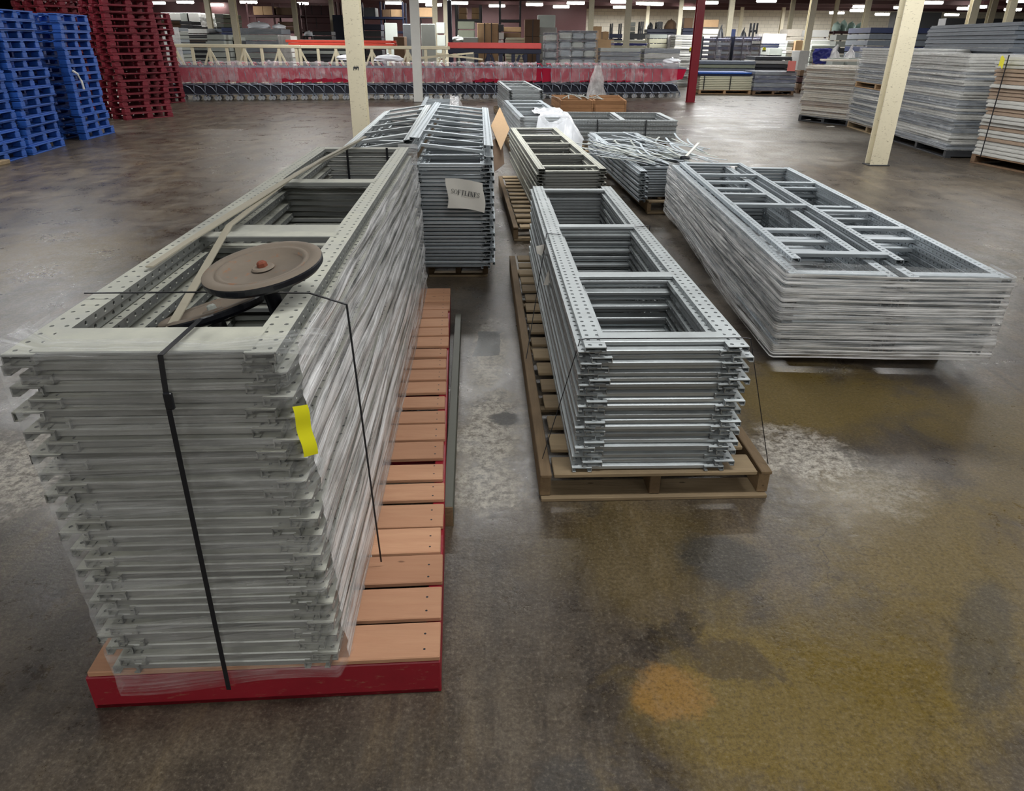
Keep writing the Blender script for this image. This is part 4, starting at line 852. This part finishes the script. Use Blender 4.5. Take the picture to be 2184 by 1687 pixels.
G(715, 116, 760, 128, 26.3, .5, mk_bag(WSHEET, 1), 'plastic_bundle', 'white plastic bundle on the carts before the scuffed column', 'bundle'); G(795, 116, 855, 130, 26.3, .5, mk_bag(WSHEET, 4), 'plastic_bundle', 'clear plastic bundle on the carts beyond the scuffed column', 'bundle'); G(1415, 124, 1455, 134, 27.2, .4, mk_bag(WSHEET, 6), 'plastic_bundle', 'white plastic bundle on the last carts', 'bundle')
# left background
bg = [
 (352, 58, 380, 95, 28.5, .8, mk_layers(LGRY, .12, BGRY, FILMD), 'wrapped_pack', 'silvery wrapped pack beside the red pallets', 'pack', True),
 (345, 27, 358, 43, 45, 1, mk_carton(WHT), 'carton', 'white carton at the end of the far shelf, by red pallets', 'carton', False), (360, 27, 384, 43, 45, 1, mk_carton(WHT), 'carton', 'wide white carton second along the far shelf', 'carton', False), (388, 27, 401, 56, 45, 1, mk_carton(LGRY), 'carton', 'tall grey-white carton on the far shelf', 'carton', False), (402, 27, 424, 56, 45, 1, mk_carton(WHT), 'carton', 'tall white carton in the middle of the far shelf', 'carton', False),
 (430, 28, 456, 58, 45, 1, mk_layers(WHT, .2, LGRY, FILMD), 'wrapped_pack', 'white wrapped pack behind the far cream column', 'pack', False), (462, 28, 476, 58, 44, 1, mk_layers(LGRY, .2), 'wrapped_pack', 'narrow pale pack right of the far cream column', 'pack', False), (478, 30, 500, 58, 44, 1, mk_layers(OLIVE, .2), 'wrapped_pack', 'greenish pack before the truss beam column', 'pack', False),
 (345, 44, 385, 58, 42, 1.2, mk_layers(BRN, .15), 'board_pack', 'flat brown board pack below the white cartons', 'pack', False), (385, 44, 408, 60, 41, 1.2, mk_layers(DGRY, .2), 'board_pack', 'dark grey pack beside the flat brown pack', 'pack', False),
 (382, 74, 440, 96, 32, 1.2, mk_layers(DGRY, .06, LGRY), 'grid_crate', 'dark slotted grid crate on the back goods', 'crate', True), (440, 72, 476, 96, 32, 1.2, mk_layers(LGRY, .2), 'board_pack', 'pale grey pack next to the slotted crate', 'pack', True),
 (385, 60, 440, 74, 36, 1.2, mk_layers(SHELF, .2, BRN), 'board_pack', 'mixed pale boards above the slotted crate', 'pack', True), (474, 58, 512, 80, 36, 1.2, mk_layers(NBLU, .18), 'board_pack', 'dark blue pack left of the truss beam column', 'pack', True), (440, 60, 474, 72, 37, 1.2, mk_layers(SHELFD, .18), 'board_pack', 'slate pack left of the blue pack', 'pack', True),
 (516, 60, 600, 96, 35.4, 1.4, mk_layers(SHELFD, .22, LGRY, FILM), 'wrapped_pack', 'large slate wrapped pack behind the truss', 'pack', True), (520, 45, 566, 60, 35.5, 1.2, mk_bag(WSHEET, 9), 'plastic_bundle', 'bright white bag on the slate wrapped pack', 'bundle', False), (574, 50, 598, 60, 35.5, 1.2, mk_bag(WSHEET, 3), 'plastic_bundle', 'smaller white bag right of the bright one', 'bundle', False),
 (480, 78, 505, 97, 33, 1, mk_layers(LGRY, .15, DGRY), 'board_pack', 'grey pack touching the truss beam column', 'pack', True), (597, 75, 618, 96, 33, 1, mk_layers(WHT, .2, LGRY, FILMD), 'wrapped_pack', 'small white wrapped pack at the rack foot', 'pack', True),
 (538, 6, 636, 96, 46, 1.2, mk_rack(MAR, [at(570, 32, 46.1).z, at(600, 66, 46.1).z], bays=2), 'storage_rack', 'maroon storage rack holding orange cartons', 'storage rack', True), (642, 4, 716, 96, 51, 1.2, mk_rack(MAR, [at(670, 32, 51.1).z, at(670, 62, 51.1).z], bays=1), 'storage_rack', 'maroon storage rack between the two pale columns', 'storage rack', True), (770, 4, 858, 96, 46, 1.2, mk_rack(NAVY, [at(830, 36, 46.1).z, at(800, 66, 46.1).z], bays=2), 'storage_rack', 'dark storage rack behind the scuffed column', 'storage rack', True),
 (541, 13, 559, 32, 46.1, 1, mk_carton(TAN), 'carton', 'tan carton on top shelf of the maroon rack', 'carton', False), (562, 13, 580, 32, 46.1, 1, mk_carton(TAN), 'carton', 'second tan carton on top shelf of the maroon rack', 'carton', False), (590, 16, 626, 32, 46.1, 1, mk_carton(BRN), 'carton', 'brown carton beside the tan ones on maroon rack', 'carton', False), (595, 45, 625, 66, 46.1, 1, mk_layers(BRN, .25), 'board_pack', 'brown pack on lower shelf of maroon rack', 'pack', False),
 (645, 12, 704, 32, 51.1, 1, mk_carton(MAR, 2), 'carton', 'dark maroon crate high on the rack', 'carton', False), (645, 36, 704, 62, 51.1, 1, mk_carton(MAR, 1, nsub=2), 'carton', 'dark maroon crates on lower rack shelf', 'carton', False), (645, 66, 665, 76, 44, .8, mk_bag(WSHEET, 12), 'plastic_bundle', 'white bag at foot of the maroon crates', 'bundle', False), (668, 66, 706, 90, 43, 1, mk_layers(DGRY, .2, NAVY), 'board_pack', 'black pack at foot of the maroon rack', 'pack', True), (640, 84, 760, 96, 38, 1.2, mk_layers(DGRY, .15, LGRY), 'board_pack', 'long low dark pack behind the red beams', 'pack', True),
 (712, 32, 738, 72, 47, .5, mk_panel(NAVY), 'dark_cabinet', 'black upright cabinet by the thin cream column', 'cabinet', True), (736, 48, 762, 88, 40, 1, mk_layers(TAN, .3, BRN), 'board_pack', 'tan pack just left of scuffed column', 'pack', True),
 (822, 49, 846, 90, 36, .15, mk_panel(LGRY), 'panel', 'pale green-grey panel upright behind the red beams', 'panel', True), (861, 51, 876, 95, 34, .15, mk_panel(BGRY), 'panel', 'blue-grey panel upright left of the white column', 'panel', True), (899, 51, 928, 95, 34, .15, mk_panel(LGRY), 'panel', 'grey panel upright right of the white column', 'panel', True), (932, 44, 948, 96, 36, .3, mk_layers(LGRY, .5), 'board_pack', 'pale upright pack between the column pair', 'pack', True),
 (816, 20, 832, 36, 46.1, 1, mk_carton(BRN), 'carton', 'reddish carton on dark rack top', 'carton', False), (834, 20, 856, 36, 46.1, 1, mk_carton(TAN), 'carton', 'tan carton on dark rack top', 'carton', False), (892, 16, 925, 36, 47, 1, mk_carton(TAN, nsub=1), 'carton', 'long tan carton behind the white column', 'carton', False), (776, 16, 800, 36, 46.1, 1, mk_carton(DGRY), 'carton', 'dark case on dark rack top', 'carton', False), (778, 50, 812, 84, 44, 1, mk_layers(DGRY, .3, NAVY), 'board_pack', 'black equipment pack under dark rack', 'pack', True), (840, 78, 862, 97, 33, .8, mk_carton(BRN), 'carton', 'open brown carton below the pale panel', 'carton', True),
 (956, 0, 962, 92, 33, .2, mk_panel(NAVY), 'steel_post', 'dark blue post beside the grey column', 'post', True), (974, 10, 1024, 90, 42, 1.2, mk_rack(DGRY, [at(1000, 41, 42.1).z]), 'storage_rack', 'grey storage rack carrying two tan cartons', 'storage rack', True), (979, 16, 994, 41, 42.1, 1, mk_carton(TAN, nsub=2), 'carton', 'tan double carton on left of grey rack top', 'carton', False), (1006, 16, 1021, 41, 42.1, 1, mk_carton(TAN, nsub=2), 'carton', 'tan double carton on right of grey rack top', 'carton', False),
 (976, 43, 1010, 78, 38, 1, mk_layers(OLIVE, .35, LGRY), 'wrapped_pack', 'green-grey pack on the grey rack shelf', 'pack', True), (960, 76, 990, 92, 33, .9, mk_bag(LGRY, 22), 'plastic_bundle', 'grey bundle on the end of the steel bench', 'bundle', False), (988, 76, 1018, 91, 33, .9, mk_layers(LGRY, .4), 'board_pack', 'pale grey block pack on the steel bench', 'pack', True),
 (1018, 49, 1062, 91, 34, 1.2, mk_carton(TAN, 2, nsub=3), 'carton', 'large tan strapped cartons beside the grey rack', 'carton', True), (1066, 1, 1110, 50, 43, 1.1, mk_rack(DGRY, 1), 'storage_rack', 'tall thin-legged rack over the brown boards', 'storage rack', True), (1073, 56, 1112, 80, 35, 1.2, mk_layers(BRN, .16, TAN), 'board_pack', 'stack of brown boards beside strapped cartons', 'pack', False), (1078, 80, 1121, 92, 34, 1.2, mk_layers(CSLAB, .1), 'board_pack', 'cream boards beneath the brown boards', 'pack', True), (1119, 41, 1152, 92, 33.5, 1.2, mk_carton(BRN, 1, nsub=4), 'carton', 'tall dark brown cartons beside the parcel stack', 'carton', True), (1146, 32, 1185, 62, 35, .3, mk_panel(LGRY), 'panel', 'pale mint panel above the parcel stack', 'panel', True), (1150, 56, 1187, 80, 34.4, .5, mk_layers(SHELF, .3), 'board_pack', 'grey boards beneath the mint panel', 'pack', True), (1063, 50, 1074, 90, 34, .6, mk_layers(WHT, .3, DGRY), 'board_pack', 'narrow white pack between cartons and boards', 'pack', True)]
for u0, v0, u1, v1, Y, D, mk, nm_, lab, cat, gr in bg: G(u0, v0, u1, v1, Y, D, mk, nm_, lab, cat, ground=gr)
# wrapped parcels
def mk_parcels(cols, rows, film_=FILM):
    def f(r, W, D, Hh):
        w_, h_ = W / cols, Hh / rows; m1 = MB().bev(.02, w_ - .02, 0, D, 0, h_ * .8, .05).mesh('parcel', BGRY); m2 = MB().bev(.02, w_ - .02, 0, D, 0, h_ * .8, .05).mesh('parcel', LGRY); dk = MB().box(0, w_, .03, D, h_ * .8, h_).mesh('divider', NAVY)
        for i in range(cols):
            for j in range(rows): put('parcel', m1 if (i + j) % 3 else m2, r, (i * w_, random.uniform(-.04, .04), j * h_)); put('divider', dk, r, (i * w_, 0, j * h_))
        me = MB().grid(lambda u, v: (-.04 + u * (W + .08), -.1 + .06 * noise.noise(Vector((u * 7, v * 9, W))), v * Hh * 1.01), 40, 30).mesh('film', film_, smooth=True); put('film', me, r)
    return f
G(1157, 70, 1190, 205, 30.2, 1.2, mk_parcels(1, 7), 'parcel_stack', 'narrow wrapped parcel stack by the steel bench', 'parcel stack', ground=True); G(1190, 66, 1274, 205, 30.0, 1.2, mk_parcels(3, 7), 'parcel_stack', 'broad wrapped stack of silvery parcels', 'parcel stack', ground=True)
bg2 = [
 (1276, 102, 1366, 205, 29.8, 1.0, mk_layers(SHELFD, .14, LGRY, FILM), 'wrapped_beams', 'grey wrapped beams behind the carts, left pack', 'pack', True), (1368, 103, 1452, 205, 29.8, 1.0, mk_layers(SHELFD, .16, SHELF, FILM), 'wrapped_beams', 'darker grey wrapped beams next to red column', 'pack', True),
 (1262, 56, 1284, 72, 50, 1, mk_carton(TAN), 'carton', 'tan carton row against the maroon wall', 'carton', True), (1285, 67, 1299, 88, 40, .8, mk_carton(TAN), 'carton', 'small tan carton with white mark', 'carton', True), (1275, 84, 1310, 98, 38, 1, mk_carton(TAN), 'carton', 'flat tan carton on the beige bundles', 'carton', True), (1300, 71, 1328, 84, 42, 1, mk_layers(NBLU, .2, LGRY), 'board_pack', 'blue-grey pack left of the broad cream column', 'pack', True), (1310, 86, 1380, 101, 34, 1.2, mk_layers(CSLAB, .1, BLUT), 'board_pack', 'beige boards with blue edges on wrapped beams', 'pack', True), (1340, 70, 1384, 86, 40, 1.2, mk_layers(WHT, .25, DGRY), 'board_pack', 'white packs with black spacers by the broad column', 'pack', True), (1384, 72, 1424, 100, 36, 1.2, mk_layers(CSLAB, .18, LGRY), 'board_pack', 'pale cream packs in the centre background', 'pack', True), (1424, 74, 1440, 100, 36, 1.2, mk_layers(WHT, .2, None, FILMD), 'wrapped_pack', 'white wrapped pack with bright highlights', 'pack', True), (1438, 74, 1478, 102, 35, 1.2, mk_layers(SHELF, .09, WHT), 'board_pack', 'slatted grey pack left of red column', 'pack', True),
 (1305, 50, 1325, 69, 55, 1, mk_rack(DGRY, 1), 'small_rack', 'small dark rack frame against the white wall', 'storage rack', True), (1336, 46, 1356, 70, 52, 1, mk_layers(LGRY, .25), 'board_pack', 'pale pack stacked behind the broad column', 'pack', True),
 (1366, 46, 1372, 70, 50, .8, mk_rack(DGRY, 2), 'small_rack', 'black upright rack by the slender column', 'storage rack', True), (1380, 62, 1444, 70, 50, 1.2, mk_table(NAVY, NAVY), 'work_bench', 'long dark bench before the white wall', 'bench', True), (1383, 48, 1395, 62, 50.1, .8, mk_bag(DGRY, 31), 'machine', 'dark machine on the long bench', 'machine', False), (1403, 47, 1412, 62, 50.1, .8, mk_rack(DGRY, 3), 'small_rack', 'thin dark rack on the long bench', 'storage rack', False), (1420, 40, 1446, 62, 50.1, .8, mk_bag(BRN, 33), 'mannequin_lot', 'tan rounded goods on the long bench', 'goods', False),
 (1458, 38, 1479, 60, 49.1, 1, mk_carton(BRN), 'carton', 'brown box left of the red column top', 'carton', False), (1456, 60, 1480, 70, 49, 1.2, mk_table(NAVY, NAVY), 'work_bench', 'short dark bench behind red column', 'bench', True),
 (1500, 42, 1534, 60, 48, .6, mk_panel(TAN), 'headboard', 'orange-brown headboard right of the red column', 'headboard', False), (1500, 60, 1534, 70, 48, 1, mk_layers(WHT, .3), 'board_pack', 'white pack under the orange-brown headboard', 'pack', True), (1532, 52, 1552, 74, 47, 1, mk_bag(DGRY, 37), 'machine', 'dark bulky machine left of the cream column', 'machine', True), (1558, 62, 1570, 74, 47, 1, mk_carton(NBLU), 'bin', 'blue bin between two cream columns', 'bin', True), (1580, 58, 1602, 72, 47, 1, mk_bag(DGRY, 39), 'machine', 'grey machine beside the dark chair', 'machine', True), (1606, 49, 1616, 71, 47, .7, mk_rack(DGRY, 2), 'metal_chair', 'dark metal chair frame against the pale wall', 'chair', True)]
for u0, v0, u1, v1, Y, D, mk, nm_, lab, cat, gr in bg2: G(u0, v0, u1, v1, Y, D, mk, nm_, lab, cat, ground=gr)
def mk_slats(cols, rows):
    def f(r, W, D, Hh):
        for j in range(rows): put('slat', MB().bev(0, W, 0, D, 0, Hh / rows * .62, .02).mesh('slat', NBLU if j % 2 else BGRY), r, (random.uniform(-.02, .02), 0, j * Hh / rows))
        for i in range(cols + 1): put('strap', MB().box(-.02, .02, -.03, D, 0, Hh).mesh('strap', NAVY), r, (W * i / cols, 0, 0))
        put('film', MB().grid(lambda u, v: (u * W, -.08 + .04 * noise.noise(Vector((u * 9, v * 9, 2))), v * Hh), 30, 20).mesh('film', BAG, smooth=True), r)
    return f
bg3 = [
 (1494, 78, 1560, 134, 33.5, 1.2, mk_slats(2, 12), 'slat_bundle', 'lilac-blue slat bundle right behind the red column', 'bundle', True), (1560, 78, 1624, 132, 33.5, 1.2, mk_slats(3, 12), 'slat_bundle', 'blue slat bundle with white sheet and yellow label', 'bundle', True), (1626, 72, 1676, 92, 36, 1.2, mk_layers(WHT, .3, DGRY, FILMD), 'wrapped_pack', 'white wrapped packs over a black spacer', 'pack', True), (1626, 92, 1676, 99, 35.6, .3, mk_layers(NAVY, .1), 'board_pack', 'black flat pack under white packs', 'pack', True), (1640, 100, 1676, 118, 34.5, 1.2, mk_layers(WHT, .3, LGRY), 'board_pack', 'white boxy pack with grey edge', 'pack', True),
 (1678, 60, 1712, 86, 37, 1.2, mk_layers(WARM, .3, WHT), 'board_pack', 'cream padded bundle left of the broad column', 'bundle', True), (1727, 62, 1770, 86, 37, 1.2, mk_layers(WHT, .3, WARM), 'board_pack', 'white padded bundle right of the broad column', 'bundle', True), (1676, 86, 1694, 112, 34, 1, mk_layers(WHT, .12, LGRY), 'board_pack', 'stack of white trays left of brown carton', 'pack', True), (1694, 86, 1720, 108, 33.8, 1, mk_carton(TAN, nsub=1), 'carton', 'brown open carton under the broad column', 'carton', True), (1700, 108, 1728, 148, 31, .9, mk_carton(SHELF), 'carton', 'grey-brown carton above the dark crate', 'carton', True),
 (1489, 130, 1612, 152, 31.5, 1.2, mk_layers(SHELFD, .12, OLIVE, None), 'board_pack', 'flat mixed dark boards above the cream board stack', 'pack', False), (1606, 120, 1690, 155, 31.8, 1.4, mk_layers(DGRY, .14, SHELF), 'board_pack', 'dark rolled boards behind the blue wrapped load', 'pack', True), (1730, 85, 1772, 96, 34, 1, mk_layers(WHT, .15), 'board_pack', 'white flat pack below padded bundle', 'pack', True), (1730, 96, 1790, 104, 33, 1, mk_layers(LGRY, .2), 'board_pack', 'grey flat pack behind blue tarpaulin', 'pack', True),
 (1775, 66, 1850, 92, 45, 1.2, mk_rack(MAR, [at(1800, 66.5, 45.1).z], bays=2), 'storage_rack', 'maroon rack holding seafoam bags', 'storage rack', True), (1784, 72, 1830, 82, 43, .9, mk_layers(LGRY, .3, DGRY), 'appliance', 'light grey appliance with dark panel', 'appliance', True), (1850, 58, 1990, 96, 30, 2, mk_layers(SHELFD, .2, NBLU), 'board_pack', 'slate blue board pack behind the shelf aisle', 'pack', True), (2085, 76, 2184, 112, 22, 2, mk_layers(SHELFD, .2, LGRY, FILMD), 'wrapped_pack', 'wrapped grey pack above the right shelf stacks', 'pack', True), (1905, 26, 2010, 60, 67, 1, mk_carton(DGRY), 'container', 'dark grey container far behind the shelf aisle', 'container', True), (2010, 40, 2184, 78, 55, 1, mk_carton(DGRY), 'container', 'dark container behind the thick white column', 'container', True)]
for u0, v0, u1, v1, Y, D, mk, nm_, lab, cat, gr in bg3: G(u0, v0, u1, v1, Y, D, mk, nm_, lab, cat, ground=gr)
for i, (u, v) in enumerate(((1790, 54), (1805, 50), (1822, 54), (1840, 56))): G(u - 9, v - 8, u + 9, 66, 45.15, .8, mk_bag(LEAF, i * 5 + 50), 'seafoam_bag', f'seafoam plastic bag, {nth(i + 1)} along the maroon rack', 'bag')
G(1604, 88, 1622, 96, 33.2, .02, mk_panel(PAPER), 'paper_sheet', 'white sheet on the blue slat bundle', 'paper'); G(1626, 101, 1634, 110, 33.2, .02, mk_panel(YELL), 'yellow_label', 'yellow label at the edge of blue slats', 'label'); G(1470, 101, 1478, 112, 33, .02, mk_panel(YELL), 'yellow_label', 'yellow label left of red column', 'label')
def tarp(u, v):
    a, b_ = at(1731, 136, 26), at(1775, 104, 26); return (a.x + (b_.x - a.x) * u + .03 * sin(v * 9), 26 + .06 * noise.noise(Vector((u * 5, v * 5, 2))) + (.5 * (v - .8) * 5 if v > .8 else 0), a.z + (b_.z - a.z) * min(1, v * 1.2) + .03 * noise.noise(Vector((u * 6, 0, v))))
a_, b_ = at(1731, 136, 26.1), at(1775, 106, 26.1)
r = thing('tarp_load', 'load under crumpled royal blue tarpaulin', 'tarpaulin load', (0, 0, 0)); put('tarpaulin', MB().grid(tarp, 20, 20).mesh('tarpaulin', BLUT, smooth=True), r); put('load', MB().bev(a_.x + .3, b_.x, 26.12, 26.9, 0, b_.z - .03, .03).mesh('load', BRN), r)
for i, (u0, u1) in enumerate(((1776, 1808), (1808, 1840))):
    a_, b_ = at(u0, 132, 25.5), at(u1, 95, 25.5); W_ = b_.x - a_.x
    r = thing('wrapped_stool', ('nearer the blue tarpaulin' if i == 0 else 'nearer the grey shelf tier').join(('plastic wrapped pale seats ', '')), 'seats', (a_.x, 25.5, 0)); mk_layers(LGRY, .3, WHT)(r, W_, .8, b_.z * .8); mk_bag(FILMD, 60 + i)(r, W_ * 1.1, .9, b_.z)
# front goods right of the red column
def slab(u0, v0, u1, v1, Y, D, mat, mat2, pit, name, label, straps=2, film_=None, base=True):
    a, b_ = at(u0, v1, Y), at(u1, v0, Y); W = b_.x - a.x; r = thing(name, label, 'board stack', (a.x, Y, .14)); mk_layers(mat, pit, mat2, film_, jit=.015)(r, W, D, b_.z - .14)
    for k in range(straps): put('strap', MB().box(0, .03, -.03, D, 0, b_.z - .14).mesh('strap', BLK), r, (W * (k + .15) / straps, 0, 0))
    place_pallet(a.x, Y, 0, W, D, TAN if mat is CSLAB else BRN, 'low pallet carrying the ' + label)
slab(1490, 163, 1606, 195, 29.5, 1.3, CSLAB, None, .055, 'board_stack', 'stack of cream boards right of red column')
slab(1606, 152, 1700, 195, 29.3, 1.4, NBLU, SHELFD, .12, 'board_stack', 'dark blue wrapped load beside cream boards', 0, FILM)
slab(1700, 148, 1728, 192, 30.6, 1.0, BRN, MAR, .2, 'board_stack', 'dark brown crates behind the pale shelf stack', 0)
G(1489, 154, 1604, 162, 29.5, 1.2, mk_layers(NAVY, .05, BLUP), 'flat_pack', 'flat blue-black pallet layer on cream boards', 'pack')
G(1678, 130, 1699, 155, 29.1, .03, mk_panel(PINK), 'placard', 'pink placard on the dark blue load', 'placard')
sheetb = MB().box(0, 2.6, 0, 1.2, 0, .04); tag(put('tabletop_board', sheetb.mesh('tabletop_board', WARM), None, (8.0, 20.6, 1.32), (0, 0, -.3)), 'thin pale board topping the first shelf stack', 'board')
